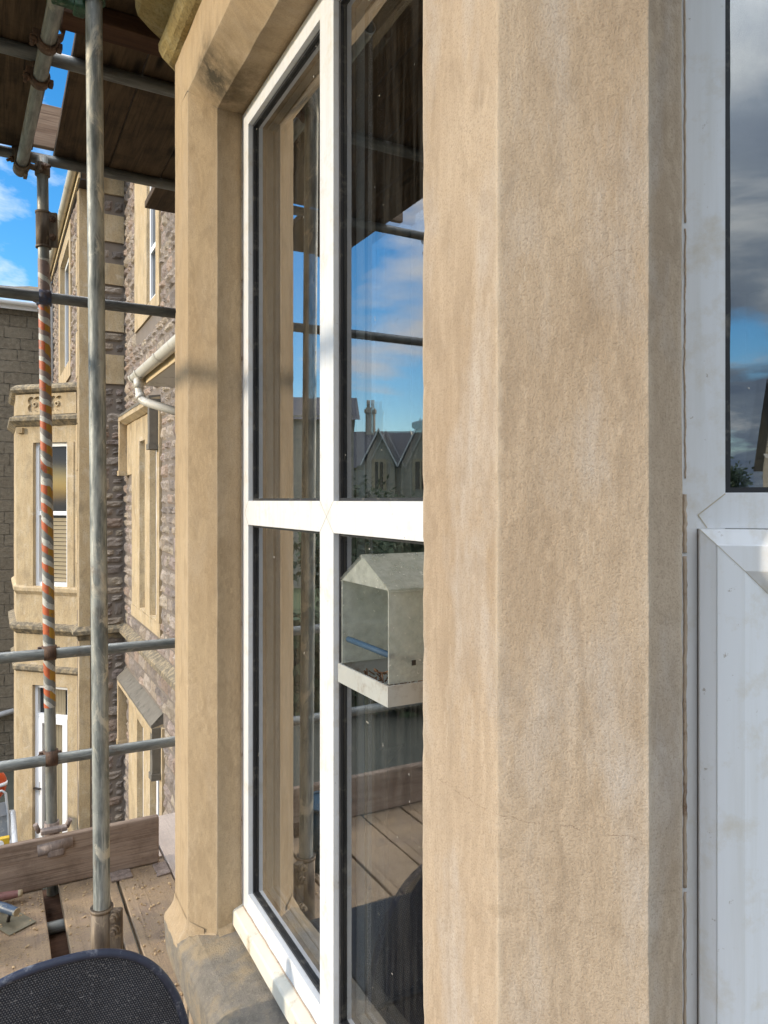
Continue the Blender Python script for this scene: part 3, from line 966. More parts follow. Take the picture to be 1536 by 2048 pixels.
# plastic cill
b = MB()
prof = [(0.605, -1.098), (0.577, -1.108), (0.573, -1.113), (0.572, -1.146), (0.580, -1.150), (0.605, -1.150)]
b.strip([[(x, y, z) for x, z in prof] for y in [0.832 + (1.925 - 0.832) * i / 20 for i in range(21)]])
b.poly([(x, 1.925, z) for x, z in prof])
b.poly([(x, 0.832, z) for x, z in prof])
b.wear(0.0008, 25)
b.build('window_cill', M['upvc_dirty'], win)
b = MB()
b.path([(0.5985, 0.84 + 1.07 * i / 30, -1.1005 + 0.0012 * math.sin(i * 2.3)) for i in range(31)], 0.0022, 6)
b.path([(0.5985, 1.9195 + 0.001 * math.sin(i), -1.09 + 2.1 * i / 60) for i in range(61)], 0.0025, 6)
b.build('sealant', M['seal'], win)

# right window --------------------------------------------------------------
def rw(s, d, z):
    v = CO + T * s - NO * d
    return Vector((v.x, v.y, z))


RM = Matrix(((T.x, -NO.x, 0, CO.x), (T.y, -NO.y, 0, CO.y), (0, 0, 1, 0), (0, 0, 0, 1)))   # (s, depth, z) -> world
b = MB()
b.box((0.1845, 0.10, -1.10), (0.234, 0.17, 1.046), mtx=RM)
b.box((1.02, 0.10, -1.10), (1.07, 0.17, 1.046), mtx=RM)
b.box((0.234, 0.10, 1.0), (1.02, 0.17, 1.046), mtx=RM)
b.box((0.234, 0.10, -1.10), (1.02, 0.17, -1.05), mtx=RM)
b.box((0.234, 0.10, -0.031), (1.02, 0.17, 0.008), mtx=RM)
rwin = b.build('window', M['upvc'], bay, weld=False)
tag(rwin, 'right window, seen square on at the picture edge')
p = MB()
p.poly([rw(0.234, 0.118, 0.008), rw(1.02, 0.118, 0.008), rw(1.02, 0.118, 1.0), rw(0.234, 0.118, 1.0)])
p.build('pane', M['glass_r'], rwin, fixn=False)
p = MB()
p.poly([rw(0.234, 0.138, 0.008), rw(1.02, 0.142, 0.008), rw(1.02, 0.142, 1.0), rw(0.234, 0.138, 1.0)])
p.build('inner_pane', M['glass_in'], rwin, fixn=False)
p = MB()
for a, c in (((0.234, 0.008), (0.2405, 1.0)), ((0.2405, 0.008), (1.02, 0.014))):
    p.box((a[0], 0.1095, a[1]), (c[0], 0.1175, c[1]), mtx=RM)
    p.box((a[0], 0.1185, a[1]), (c[0], 0.142, c[1]), mtx=RM)
p.wear(0.0007, 30, 0.03)
p.build('gasket', M['gasket'], rwin, weld=False)
# opening sash with a bevelled section
b = MB()
S0, S1, Z0, Z1 = 0.2065, 1.015, -1.075, -0.0315
sec = [(0.0, 0.099), (0.0, 0.090), (0.016, 0.084), (0.017, 0.0825), (0.044, 0.0825), (0.046, 0.0838), (0.071, 0.098), (0.071, 0.125)]
rows = []
for ins, dp in sec:
    s0, s1, z0, z1 = S0 + ins, S1 - ins, Z0 + ins, Z1 - ins
    rows.append([rw(s0, dp, z0), rw(s0, dp, z1), rw(s1, dp, z1), rw(s1, dp, z0), rw(s0, dp, z0)])
b.strip(rows)
sash = b.build('sash', M['upvc'], rwin)
p = MB()
p.poly([rw(S0 + 0.071, 0.106, Z0 + 0.071), rw(S1 - 0.071, 0.106, Z0 + 0.071), rw(S1 - 0.071, 0.106, Z1 - 0.071), rw(S0 + 0.071, 0.106, Z1 - 0.071)])
p.build('pane', M['glass_r'], rwin, fixn=False)
p = MB()
p.box((S0 + 0.071, 0.099, Z0 + 0.071), (S0 + 0.0755, 0.105, Z1 - 0.071), mtx=RM)
p.build('gasket', M['gasket'], rwin, weld=False)
p = MB()
p.box((S0 - 0.0012, 0.0990, Z0), (S0, 0.0997, Z1), mtx=RM)  # thin dark strip drawn as the shadow line beside the sash
p.build('sash_shadow', M['shadow_grey'], rwin, weld=False)
b = MB()
def seam(pts, w):
    for p0, p1 in zip(pts, pts[1:]):
        p0, p1 = Vector(p0), Vector(p1)
        n = Vector((NO.x, NO.y, 0))
        d = (p1 - p0).normalized().cross(n) * w
        b.poly([p0 - d, p1 - d, p1 + d, p0 + d])
seam([rw(0.234, 0.0995, 0.007), rw(0.2065, 0.0995, -0.0165), rw(0.2155, 0.0995, -0.0305)], 0.0006)
for (i0, d0), (i1, d1) in zip(sec[1:6], sec[2:7]):
    seam([rw(S0 + i0, d0 - 0.0005, Z1 - i0), rw(S0 + i1, d1 - 0.0005, Z1 - i1)], 0.00035)
b.build('weld_seam', M['seam'], rwin, fixn=False)
for za, zb, rr in ((-1.0, -0.433, 0.0016), (-0.428, -0.062, 0.0021), (-0.058, 0.006, 0.0024), (0.024, 0.30, 0.0010), (0.307, 0.95, 0.0012)):
    b = MB()
    b.path([rw(0.1932 + 0.0011 * noise.noise(Vector((za * 7, i * 0.09, 3.1))), 0.0995, za + (zb - za) * i / 90) for i in range(91)], rr, 6)
    b.wear(0.0007, 230)
    b.wear(0.0005, 70)
    b.build('sealant', M['seal'], rwin)

# net curtain inside
b = MB()
rows = []
for k in range(3):
    z = (-0.07, -0.5, -1.08)[k]
    rows.append([(0.725 + 0.016 * math.sin(i * 0.9) + 0.006 * math.sin(i * 2.3 + 1), 1.34 + 0.20 * i / 60, z) for i in range(61)])
b.strip(rows, True)
tag(b.build('net_curtain', M['net'], fixn=False), 'gathered white net curtain hanging behind the glass of the left window', 'curtain')
b = MB()
rows = []
for k in range(3):
    z = (-0.07, -0.5, -1.08)[k]
    rows.append([(0.76 + 0.02 * math.sin(i * 0.9) + 0.006 * math.sin(i * 2.1 + 2), 0.86 + 0.10 * i / 30, z) for i in range(31)])
b.strip(rows, True)
tag(b.build('net_curtain', M['net'], fixn=False), 'narrow end of net curtain behind the bird feeder', 'curtain')

# lean-to eave with white gutter between us and the villa
e = MB()
e.box((1.37, 4.2, 1.165), (1.80, 7.66, 1.18))
e.build('soffit_board', M['gutter'], bay)
e = MB()
e.box((1.352, 4.2, 1.165), (1.3695, 7.68, 1.30))
e.build('fascia', M['timber_pale'], bay)
e = MB()
e.poly([(1.30, 4.2, 1.305), (1.30, 7.72, 1.305), (1.95, 7.72, 1.75), (1.95, 4.2, 1.75)])
e.build('roof', M['slate'], bay)
e = MB()
n = 14
rows = []
for y in (4.2, 5.2, 6.2, 7.0, 7.8):
    rows.append([(1.292 + 0.058 * math.cos(math.pi + math.pi * i / n), y, 1.27 + 0.062 * math.sin(math.pi + math.pi * i / n)) for i in range(n + 1)])
e.strip(rows, True)
e.poly([(1.292 + 0.058 * math.cos(math.pi + math.pi * i / n), 7.8, 1.27 + 0.062 * math.sin(math.pi + math.pi * i / n)) for i in range(n + 1)])
gut = e.build('gutter', M['gutter'], bay)
for y in (6.5, 7.45, 7.78):
    e = MB()
    e.strip([[(1.292 + 0.066 * math.cos(math.pi + math.pi * i / n), yy, 1.272 + 0.07 * math.sin(math.pi + math.pi * i / n)) for i in range(n + 1)] for yy in (y - 0.03, y + 0.03)], True)
    e.build('gutter_bracket', M['gutter'], gut)
e = MB()
e.path([(1.292, 7.55, 1.22), (1.294, 7.55, 1.13), (1.30, 7.53, 1.03), (1.325, 7.48, 0.985), (1.38, 7.42, 0.955), (1.70, 7.05, 0.81)], 0.042, 14)
e.tube((1.292, 7.55, 1.205), (1.294, 7.55, 1.12), 0.05, 14)
e.tube((1.31, 7.51, 1.01), (1.302, 7.53, 1.05), 0.048, 14)
e.build('downpipe', M['gutter'], bay)

# bird feeder on the glass ----------------------------------------------------
fe = empty('bird_feeder', (0.53, 0.92, -0.27), 'clear plastic house-shaped bird feeder stuck on the window glass', 'bird feeder')
y0, y1, ym = 0.846, 0.995, 0.926
x0, x1 = 0.465, 0.612
zb, ze, za = -0.246, -0.121, -0.083
b = MB()
b.box((x0, y0, zb), (x1, y0 + 0.003, ze))
b.build('side_wall', M['acrylic'], fe)
b = MB()
b.box((x0, y1 - 0.003, zb), (x1, y1, ze))
b.build('side_wall', M['acrylic'], fe)
b = MB()
for xx in (x1 - 0.003, x1):
    b.poly([(xx, y0, zb), (xx, y1, zb), (xx, y1, ze), (xx, ym, za), (xx, y0, ze)])
b.build('back_wall', M['acrylic'], fe)
b = MB()
for xx in (x0, x0 + 0.003):
    b.poly([(xx, y0, ze), (xx, y1, ze), (xx, ym, za)])
b.build('gable', M['acrylic'], fe)
b = MB()
th = 0.003
b.strip([[(x, y0 - 0.002, ze - 0.002), (x, ym, za + 0.001), (x, y1 + 0.002, ze - 0.002)] for x in (x0 - 0.002, x1)])
b.strip([[(x, y0 - 0.002, ze + 0.002), (x, ym, za + 0.005), (x, y1 + 0.002, ze + 0.002)] for x in (x0 - 0.002, x1)])
b.poly([(x0 - 0.002, y0 - 0.002, ze - 0.002), (x0 - 0.002, ym, za + 0.001), (x0 - 0.002, ym, za + 0.005), (x0 - 0.002, y0 - 0.002, ze + 0.002)])
b.build('roof', M['acrylic_roof'], fe)
for cy_, cz_ in ((0.872, -0.135), (0.968, -0.135), (0.92, -0.225)):
    b = MB()
    b.tube((0.6115, cy_, cz_), (0.6185, cy_, cz_), 0.010, 20, 0.016)
    b.tube((0.606, cy_, cz_), (0.6115, cy_, cz_), 0.005, 12)
    b.build('suction_cup', M['acrylic'], fe, weld=False)
b = MB()
tz0, tz1 = -0.275, -0.247
b.box((x0 - 0.004, y0 - 0.004, tz0), (x1, y1 + 0.004, tz0 + 0.003))
b.box((x0 - 0.004, y0 - 0.004, tz0 + 0.003), (x0 - 0.001, y1 + 0.004, tz1))
b.box((x0 - 0.001, y0 - 0.004, tz0 + 0.003), (x1, y0 - 0.001, tz1))
b.box((x0 - 0.001, y1 + 0.001, tz0 + 0.003), (x1, y1 + 0.004, tz1))
b.build('tray', M['tray'], fe)
b = MB()
b.tube((x0 + 0.006, y0 + 0.003, -0.209), (x0 + 0.006, y1 - 0.012, -0.209), 0.0044, 12)
b.build('perch', M['perch'], fe)
b = MB()
b.box((0.500, y0 - 0.0012, -0.224), (0.506, y0 - 0.0002, -0.217))
b.build('peg', M['black_metal'], fe)
b = MB()
for i in range(230):
    x, y = random.uniform(x0 + 0.004, x1 - 0.01), random.uniform(y0 + 0.004, y1 - 0.02)
    d = Vector((random.uniform(-1, 1), random.uniform(-1, 1), random.uniform(-.3, .8))) * random.choice((0.004, 0.005, 0.012))
    p = Vector((x, y, tz0 + 0.006 + random.uniform(0, 0.014)))
    b.tube(p - d, p + d, 0.0011, 5)
b.build('seed_husks', M['seed'], fe, weld=False)

# ------------------------------------------------------------------ scaffold
GT = 'tubes of the scaffold'
GC = 'couplers of the scaffold'


def pole(name, p, q, mat, label, hollow=True, r=0.02415):
    p, q = Vector(p), Vector(q)
    b = MB()
    L = (q - p).length
    n = 40
    # local z along the tube
    rows = []
    for i in range(n + 1):
        rows.append([(r * math.cos(2 * math.pi * k / 24), r * math.sin(2 * math.pi * k / 24), L * i / n) for k in range(25)])
    b.strip(rows, True)
    for zz, rr in ((0, rows[0]), (L, rows[-1])):
        inner = [(0.020 * math.cos(2 * math.pi * k / 24), 0.020 * math.sin(2 * math.pi * k / 24), zz) for k in range(25)]
        deep = [(x, y, zz + (0.08 if zz == 0 else -0.08)) for x, y, _ in inner]
        b.strip([rr, inner, deep])
        b.poly(deep[:-1])
    o = b.build(name, mat)
    d = (q - p).normalized()
    o.rotation_euler = d.to_track_quat('Z', 'Y').to_euler()
    o.location = p
    tag(o, label, 'scaffold tube', GT)
    return o


A0, A1 = Vector((0.2960, 2.32, -1.9)), Vector((0.2660, 2.32, 1.75))
B0, B1 = Vector((0.245, 3.64, -1.9)), Vector((0.2012, 3.64, 1.56))
pole('scaffold_pole', A0, A1, M['galv_splash'], 'thick grey upright scaffold tube nearest the camera, splashed with plaster')
pB = pole('scaffold_pole', B0, B1, M['galv'], 'upright scaffold tube wound with orange, yellow and white tape')


def onB(z):
    return B0 + (B1 - B0) * ((z - B0.z) / (B1.z - B0.z))


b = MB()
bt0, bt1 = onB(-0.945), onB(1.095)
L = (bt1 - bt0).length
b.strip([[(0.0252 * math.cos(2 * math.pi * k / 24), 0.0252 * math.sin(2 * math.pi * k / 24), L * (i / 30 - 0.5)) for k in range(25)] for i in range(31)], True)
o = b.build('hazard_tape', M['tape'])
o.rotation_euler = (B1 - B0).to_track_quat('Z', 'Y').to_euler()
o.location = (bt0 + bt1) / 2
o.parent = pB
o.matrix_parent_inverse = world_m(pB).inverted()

pole('scaffold_pole', (-1.05, 3.64, -5.6), (-1.05, 3.64, 1.72), M['galv_dark'], 'outer upright scaffold tube seen only as a reflection beside the stone edge')
TRY = 3.64 - 0.0505
pole('scaffold_transom', (-1.35, TRY, 0.916), (1.02, TRY, 0.908), M['galv_dark'], 'dark horizontal tube crossing the striped pole at its blue coupler')
pole('scaffold_transom', (-1.35, TRY, -0.685), (0.98, TRY, -0.697), M['galv'], 'upper of the two horizontal rails crossing low on the striped pole')
pole('scaffold_transom', (-1.35, TRY, -1.158), (0.98, TRY, -1.176), M['galv'], 'lowest horizontal rail, just above the plank on edge')
pole('scaffold_transom', (-1.2, 3.70, 1.575), (1.15, 3.70, 1.575), M['galv_dark'], 'horizontal tube under the far end of the upper boards')
pole('scaffold_transom', (-1.2, 2.84, 1.575), (0.98, 2.84, 1.575), M['galv_dark'], 'horizontal tube under the upper boards, nearer one')
pole('scaffold_ledger', (0.113, 3.72, 1.505), (0.186, 2.05, 1.505), M['galv'], 'short grey tube slung under the upper boards, pointing away to the striped pole')
pole('scaffold_ledger', (-1.10, 1.32, 0.745), (-1.10, 3.66, 0.745), M['galv_dark'], 'outer guard rail of the scaffold, its shadow lying across the far pier')
pole('scaffold_ledger', (-1.10, 3.2, 0.47), (-1.10, 3.92, 0.47), M['galv_dark'], 'stub of tube sticking out past the outer upright, seen in the glass')


def coupler(p, axis, axis2, off, mat, label, name='scaffold_coupler', r=0.0262, w=0.05, bolt_dir=None, bolts=1, plate=True):
    """band clamp round a tube (axis through p) joined to a second band round axis2 at p + off"""
    p = Vector(p)
    axis, axis2 = Vector(axis).normalized(), Vector(axis2).normalized()
    off = Vector(off)
    c = empty(name, p, label, 'scaffold coupler', GC)
    b = MB()
    b.tube(p - axis * w / 2, p + axis * w / 2, r + 0.006, 20, hollow=r)
    if axis == axis2:
        b.build('clamp_band', mat, c, weld=False)
        b = MB()
    b.tube(p + off - axis2 * w / 2, p + off + axis2 * w / 2, r + 0.006, 20, hollow=r)
    if off.length > 0.055:
        mid = p + off / 2
        b.tube(p + off * 0.25, p + off * 0.75, 0.014, 12)
    bd = Vector(bolt_dir or (-0.3, -0.9, 0.25)).normalized()
    s1 = bd.cross(axis).normalized()
    b.build('clamp_band', mat, c, weld=False)
    b = MB()
    e = p + s1 * (r + 0.012)
    b.box((-0.010, -0.012, -w / 2 + 0.004), (0.010, 0.012, w / 2 - 0.004), 0.003, Matrix.Translation(e) @ axis.to_track_quat('Z', 'Y').to_matrix().to_4x4())
    b.build('flap', mat, c, weld=False)
    b = MB()
    e2 = p - s1 * (r + 0.011)
    b.box((-0.008, -0.010, -w / 2 + 0.008), (0.008, 0.010, w / 2 - 0.008), 0.003, Matrix.Translation(e2) @ axis.to_track_quat('Z', 'Y').to_matrix().to_4x4())
    b.build('flap', mat, c, weld=False)
    b = MB()
    b.tube(e - bd * 0.012, e + bd * 0.046, 0.0065, 12)
    b.tube(e + bd * 0.014, e + bd * 0.028, 0.0135, 6)
    b.tube(e + bd * 0.010, e + bd * 0.014, 0.016, 16)
    b.build('bolt', M['rust'] if mat is not M['coupler_green'] else mat, c, weld=False)
    return c


Zx, Xx, Yx = (0, 0, 1), (1, 0, 0), (0, 1, 0)
coupler(onB(0.911), Zx, Xx, (0, -0.0505, 0), M['blue_paint'], 'blue painted coupler on the striped pole', bolt_dir=(-0.9, -0.4, 0.15))
coupler(onB(-0.69), Zx, Xx, (0, -0.0505, 0), M['rust'], 'rusty coupler holding the upper low rail to the striped pole', bolt_dir=(-0.1, -1, 0.1))
coupler(onB(-1.167), Zx, Xx, (0, -0.0505, 0), M['rust'], 'rusty coupler holding the lowest rail to the striped pole', bolt_dir=(-0.1, -1, 0.1))
coupler(onB(1.50), Zx, Yx, (-0.082, -0.02, 0.004), M['coupler'], 'grimy coupler at the head of the striped pole under the boards', bolt_dir=(0.9, -0.3, 0.1))
coupler((-1.05, 3.64, 0.912), Zx, Xx, (0, -0.0505, 0), M['coupler'], 'coupler on the outer upright, high, reflected beside the stone', bolt_dir=(-0.9, 0.3, 0.1))
coupler((-1.05, 3.64, 0.47), Zx, Yx, (-0.0505, 0, 0), M['coupler'], 'coupler on the outer upright holding the stub of tube', bolt_dir=(-0.3, 0.9, 0.3))
coupler((-1.05, 3.64, 1.46), Zx, Xx, (0, 0.0505, 0.1), M['coupler'], 'coupler on the outer upright under the boards, reflected', bolt_dir=(-0.3, 0.9, 0.3))


def led(y):
    f = (3.72 - y) / (3.72 - 2.05)
    return Vector((0.113 + (0.186 - 0.113) * f, y, 1.505))


LD = Vector((0.186 - 0.113, 2.05 - 3.72, 0)).normalized()
coupler(led(2.86), LD, Xx, (0.0, 0, 0.071), M['rust'], 'rusty ring coupler halfway along the slung tube', bolt_dir=(-0.3, -0.3, -1))
coupler(led(2.62), LD, LD, (0.02, 0, 0.045), M['rust'], 'rusty ring coupler on the slung tube, nearer the camera', bolt_dir=(-0.3, -0.3, -1))
coupler(led(3.66), LD, Xx, (0.0, 0.03, 0.070), M['coupler'], 'blocky coupler at the far end of the slung tube', bolt_dir=(-0.9, -0.3, -0.5), w=0.075)

# green coupler near the top of the picture
gc = empty('scaffold_coupler', (0.20, 2.33, 1.5), 'dark green board coupler at the head of the near upright tube', 'scaffold coupler', GC)
b = MB()
b.box((0.155, 2.345, 1.478), (0.238, 2.375, 1.60), 0.006)
b.box((0.146, 2.345, 1.50), (0.172, 2.44, 1.60), 0.006)
b.tube((0.2682, 2.32, 1.49), (0.2676, 2.32, 1.58), 0.0325, 20, hollow=0.0262)
b.box((0.215, 2.33, 1.470), (0.250, 2.39, 1.55), 0.006)
b.build('clamp_body', M['coupler_green'], gc, weld=False)
b = MB()
b.tube((0.19, 2.346, 1.515), (0.19, 2.31, 1.51), 0.008, 12)
b.tube((0.19, 2.338, 1.514), (0.19, 2.325, 1.512), 0.015, 6)
b.build('bolt', M['rust'], gc, weld=False)
b = MB()
b.tube((0.30, 2.30, 1.54), (0.335, 2.30, 1.525), 0.007, 12)
b.tube((0.302, 2.30, 1.54), (0.314, 2.30, 1.535), 0.014, 6)
b.build('bolt', M['rust'], gc, weld=False)


def sleeve(c, lean, h, label, mat, side):
    """sleeve coupler: two half shells, flange plate with nuts down one side"""
    c = Vector(c)
    lean = Vector(lean).normalized()
    s = empty('sleeve_coupler', c, label, 'sleeve coupler', GC)
    b = MB()
    b.tube(c, c + lean * h, 0.0315, 24, hollow=0.0248)
    for z in (0.0, h - 0.010):
        b.tube(c + lean * z, c + lean * (z + 0.010), 0.0335, 24, hollow=0.0255)
    b.build('shell', mat, s, weld=False)
    sd_ = Vector(side).normalized()
    fr = lean.cross(sd_).normalized()
    if fr.y > 0:
        fr = -fr
    mt = Matrix((Vector((*sd_, 0)), Vector((*fr, 0)), Vector((*lean, 0)), Vector((0, 0, 0, 1)))).transposed()
    mt.translation = c
    b = MB()
    b.box((0.024, -0.004, 0.004), (0.062, 0.016, h - 0.004), 0.004, mt)
    b.build('flange', mat, s, weld=False)
    zs = (h * 0.92, h * 0.74, h * 0.34, h * 0.16) if h > 0.18 else (h * 0.78, h * 0.28)
    for z in zs:
        b = MB()
        p = mt @ Vector((0.044, 0.016, z))
        b.tube(p, p + fr * 0.005, 0.0155, 16)
        b.tube(p + fr * 0.005, p + fr * 0.017, 0.0125, 6)
        b.tube(p + fr * 0.017, p + fr * 0.028, 0.007, 10)
        b.build('nut', M['coupler'] if h > 0.18 else M['rust'], s, weld=False)
    return s


sleeve((0.2922, 2.32, -1.45), A1 - A0, 0.228, 'long sleeve coupler joining the near upright just above the black chair', M['coupler'], (0.9, -0.42, 0))
sleeve(onB(1.146), B1 - B0, 0.165, 'rusty sleeve coupler high on the striped pole', M['coupler'], (0.95, -0.3, 0))

# coupler resting on the plank on edge
tcp = empty('scaffold_coupler', (0.24, 3.56, -1.49), 'dusty pinkish coupler clamped over the plank on edge at the striped pole', 'scaffold coupler', GC)
b = MB()
b.tube((0.175, 3.525, -1.535), (0.318, 3.525, -1.525), 0.031, 20)
b.box((0.215, 3.495, -1.575), (0.285, 3.53, -1.535), 0.010)
b.tube((0.2415, 3.64, -1.55), (0.240, 3.64, -1.47), 0.032, 20, hollow=0.0255)
b.box((0.19, 3.56, -1.495), (0.30, 3.60, -1.475), 0.005)
b.build('clamp_body', M['coupler_pale'], tcp, weld=False)
b = MB()
b.tube((0.185, 3.60, -1.49), (0.170, 3.59, -1.45), 0.011, 8)
b.tube((0.300, 3.60, -1.49), (0.313, 3.59, -1.455), 0.012, 8)
b.build('bolt', M['coupler_pale'], tcp, weld=False)

# upper platform boards ------------------------------------------------------
GB = 'boards of the scaffold'


def board(x0, x1, y0, y1, z0, z1, mat, label, name='scaffold_board', jit=0.0):
    b = MB()
    b.box((x0, y0, z0), (x1, y1, z1), 0.004)
    b.wear(0.0014, 6.0, 0.22)
    o = b.build(name, mat, loc=((x0 + x1) / 2, (y0 + y1) / 2, (z0 + z1) / 2))
    o.rotation_euler = (random.uniform(-jit, jit), random.uniform(-jit, jit), random.uniform(-jit, jit) * 0.4)
    tag(o, label, 'scaffold board', GB)
    return o


UZ0, UZ1 = 1.603, 1.641
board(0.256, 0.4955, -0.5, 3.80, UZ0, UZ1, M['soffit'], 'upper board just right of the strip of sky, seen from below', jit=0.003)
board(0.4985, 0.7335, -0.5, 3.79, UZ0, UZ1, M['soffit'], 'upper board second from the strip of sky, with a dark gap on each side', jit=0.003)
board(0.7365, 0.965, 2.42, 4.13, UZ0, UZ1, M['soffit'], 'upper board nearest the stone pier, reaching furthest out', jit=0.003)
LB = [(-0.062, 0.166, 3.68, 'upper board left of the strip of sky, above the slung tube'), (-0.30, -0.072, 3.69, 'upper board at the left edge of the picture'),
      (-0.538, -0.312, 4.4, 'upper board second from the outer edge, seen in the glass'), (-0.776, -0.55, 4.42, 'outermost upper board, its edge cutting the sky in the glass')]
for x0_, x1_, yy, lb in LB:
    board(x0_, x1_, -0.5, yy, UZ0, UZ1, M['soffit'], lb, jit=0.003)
b = MB()
b.box((-0.9, 3.72, 1.645), (0.9, 3.755, 1.845), 0.004)
o = b.build('toe_board', M['toe'], loc=(0, 3.73, 1.645))
tag(o, 'pinkish plank on edge above the upper boards, glimpsed through the strip of sky', 'toe board')
b = MB()
b.box((0.20, 2.50, 1.545), (0.97, 2.60, 1.60), 0.004)
o = b.build('timber_batten', M['brown_timber'], loc=(0.6, 2.55, 1.57))
tag(o, 'dark reddish timber batten crossing under the upper boards by the cornice', 'batten')

# working deck -----------------------------------------------------------------
DZ1 = -1.71
DZ0 = DZ1 - 0.038
board(0.262, 0.438, -0.8, 3.70, DZ0, DZ1, M['deck'], 'deck board between the wide gap and the fine gap, behind the chair', jit=0.001)
board(0.450, 0.490, 2.30, 3.72, DZ0, DZ1, M['deck'], 'narrow strip of deck board beside the fine gap', jit=0.0005)
board(0.502, 0.722, 2.42, 3.55, DZ0, DZ1, M['deck'], 'deck board under the far end of the plank on edge, by the pier', jit=0.0005)
board(0.502, 0.722, 3.58, 4.06, DZ0, DZ1 - 0.003, M['deck_pale'], 'pale dusty board beyond the plank on edge', jit=0.0005)
board(0.732, 0.955, 2.72, 4.05, DZ0, DZ1 - 0.006, M['deck_pale'], 'pale dusty deck board beside the pier, furthest right', jit=0.0005)
board(-0.035, 0.196, -0.8, 3.68, DZ0, DZ1, M['deck'], 'sandy deck board left of the wide dark gap, under the trowel', jit=0.001)
for i, x in enumerate((-0.275, -0.515, -0.755, -0.995)):
    board(x, x + 0.228, -0.8, 3.68, DZ0, DZ1, M['deck'], ('deck board left of the one under the trowel, seen in the glass', 'middle deck board, seen only in the glass',
          'deck board next to the outer edge, seen in the glass', 'outermost deck board, seen in the glass')[i], jit=0.001)
pole('scaffold_transom', (-1.2, 3.30, DZ0 - 0.026), (0.98, 3.30, DZ0 - 0.026), M['galv_dark'], 'tube under the deck, glimpsed down the wide gap, further one')
pole('scaffold_transom', (-1.2, 2.72, DZ0 - 0.026), (0.98, 2.72, DZ0 - 0.026), M['galv_dark'], 'tube under the deck, glimpsed down the wide gap, nearer one')

b = MB()
b.box((-1.2, 3.508, -1.706), (0.693, 3.546, -1.490), 0.008)
b.wear(0.002, 5.0, 0.12)
o = b.build('toe_board', M['toe'], loc=(-0.25, 3.53, -1.706))
tag(o, 'long weathered plank standing on edge across the deck end', 'toe board')
b = MB()
b.box((0.47, 3.425, -1.7095), (0.56, 3.505, -1.699), 0.003)
b.wear(0.004, 30, 0.03)
tag(b.build('mortar_lump', M['coupler_pale'], loc=(0.51, 3.47, -1.7095)), 'flat crust of mortar on the deck against the plank', 'debris')
b = MB()
b.box((0.66, 3.38, -1.7092), (0.72, 3.50, -1.702), 0.003)
b.wear(0.004, 30, 0.03)
tag(b.build('mortar_lump', M['coupler_pale'], loc=(0.69, 3.44, -1.7092)), 'small crust of mortar beside the pier end of the plank', 'debris')

# trowel and brush ---------------------------------------------------------------
tr = empty('plastering_trowel', (0.05, 3.24, -1.709), 'steel plastering trowel with striped blue handle lying on the deck', 'trowel')
P1, P2 = Vector((0.158, 3.247, -1.704)), Vector((0.060, 3.195, -1.704))
u_ = (P1 - P2).normalized()
v_ = Vector((-u_.y, u_.x, 0))
b = MB()
pts = [P2, P1, P1 + v_ * 0.27 - u_ * 0.0, P2 + v_ * 0.27]
b.strip([[pts[0], pts[1]], [pts[3], pts[2]]])
b.strip([[p - Vector((0, 0, 0.0025)) for p in (pts[0], pts[1])], [p - Vector((0, 0, 0.0025)) for p in (pts[3], pts[2])]])
for p, q in zip(pts, pts[1:] + pts[:1]):
    b.poly([p, q, q - Vector((0, 0, 0.0025)), p - Vector((0, 0, 0.0025))])
b.build('blade', M['trowel_blade'], tr)
h0 = Vector((0.088, 3.262, -1.655))
h1 = h0 + Vector((-0.105, 0.13, 0.006))
b = MB()
hd = (h1 - h0).normalized()
for i, (t0, t1, r0, r1) in enumerate(((0, 0.02, 0.0165, 0.0175), (0.02, 0.07, 0.0175, 0.0185), (0.07, 0.12, 0.0185, 0.016), (0.12, 0.16, 0.016, 0.013))):
    b.tube(h0 + hd * t0, h0 + hd * t1, r0, 18, r1, caps=False)
hh = b.build('handle', M['handle_blue'], tr)
b = MB()
b.tube(h0, h0 + hd * 0.001 - hd * 0.002, 0.0165, 18, 0.0135)
b.build('handle_end', M['handle_end'], tr)
b = MB()
b.tube(h0 + hd * 0.04 - Vector((0, 0, 0.015)), h0 + hd * 0.05 - Vector((0, 0, 0.05)), 0.007, 10)
b.build('shank', M['black_metal'], tr)
br = empty('hand_tool', (0.0, 3.45, -1.69), 'worn reddish wooden tool handle lying against the plank on edge', 'hand tool')
k0, k1 = Vector((0.112, 3.432, -1.665)), Vector((-0.10, 3.47, -1.672))
b = MB()
kd = (k1 - k0).normalized()
for t0, t1, r0, r1 in ((0.014, 0.05, 0.0145, 0.0165), (0.05, 0.14, 0.0165, 0.018), (0.14, 0.22, 0.018, 0.015)):
    b.tube(k0 + kd * t0, k0 + kd * t1, r0, 18, r1, caps=False)
b.build('handle', M['handle_red'], br)
b = MB()
b.tube(k0, k0 + kd * 0.014, 0.0135, 18, 0.0145)
b.tube(k0, k0 - kd * 0.003, 0.0135, 18, 0.009)
b.build('handle_end', M['handle_end'], br)
b = MB()
b.box((-0.30, 3.44, -1.709), (-0.10, 3.50, -1.66), 0.006)
b.build('tool_head', M['brown_timber'], br)

# blue bucket, only in the glass
bk = empty('bucket', (-0.14, 3.12, DZ1), 'blue plastic bucket on the deck, glimpsed in the window glass', 'bucket')
b = MB()
b.tube((-0.14, 3.12, DZ1), (-0.14, 3.12, -1.415), 0.088, 32, 0.112, hollow=0)
b.build('body', M['bucket'], bk)
b = MB()
b.torus((-0.14, 3.12, -1.413), (0, 0, 1), 0.113, 0.008, 32, 10)
b.build('rim', M['bucket'], bk)

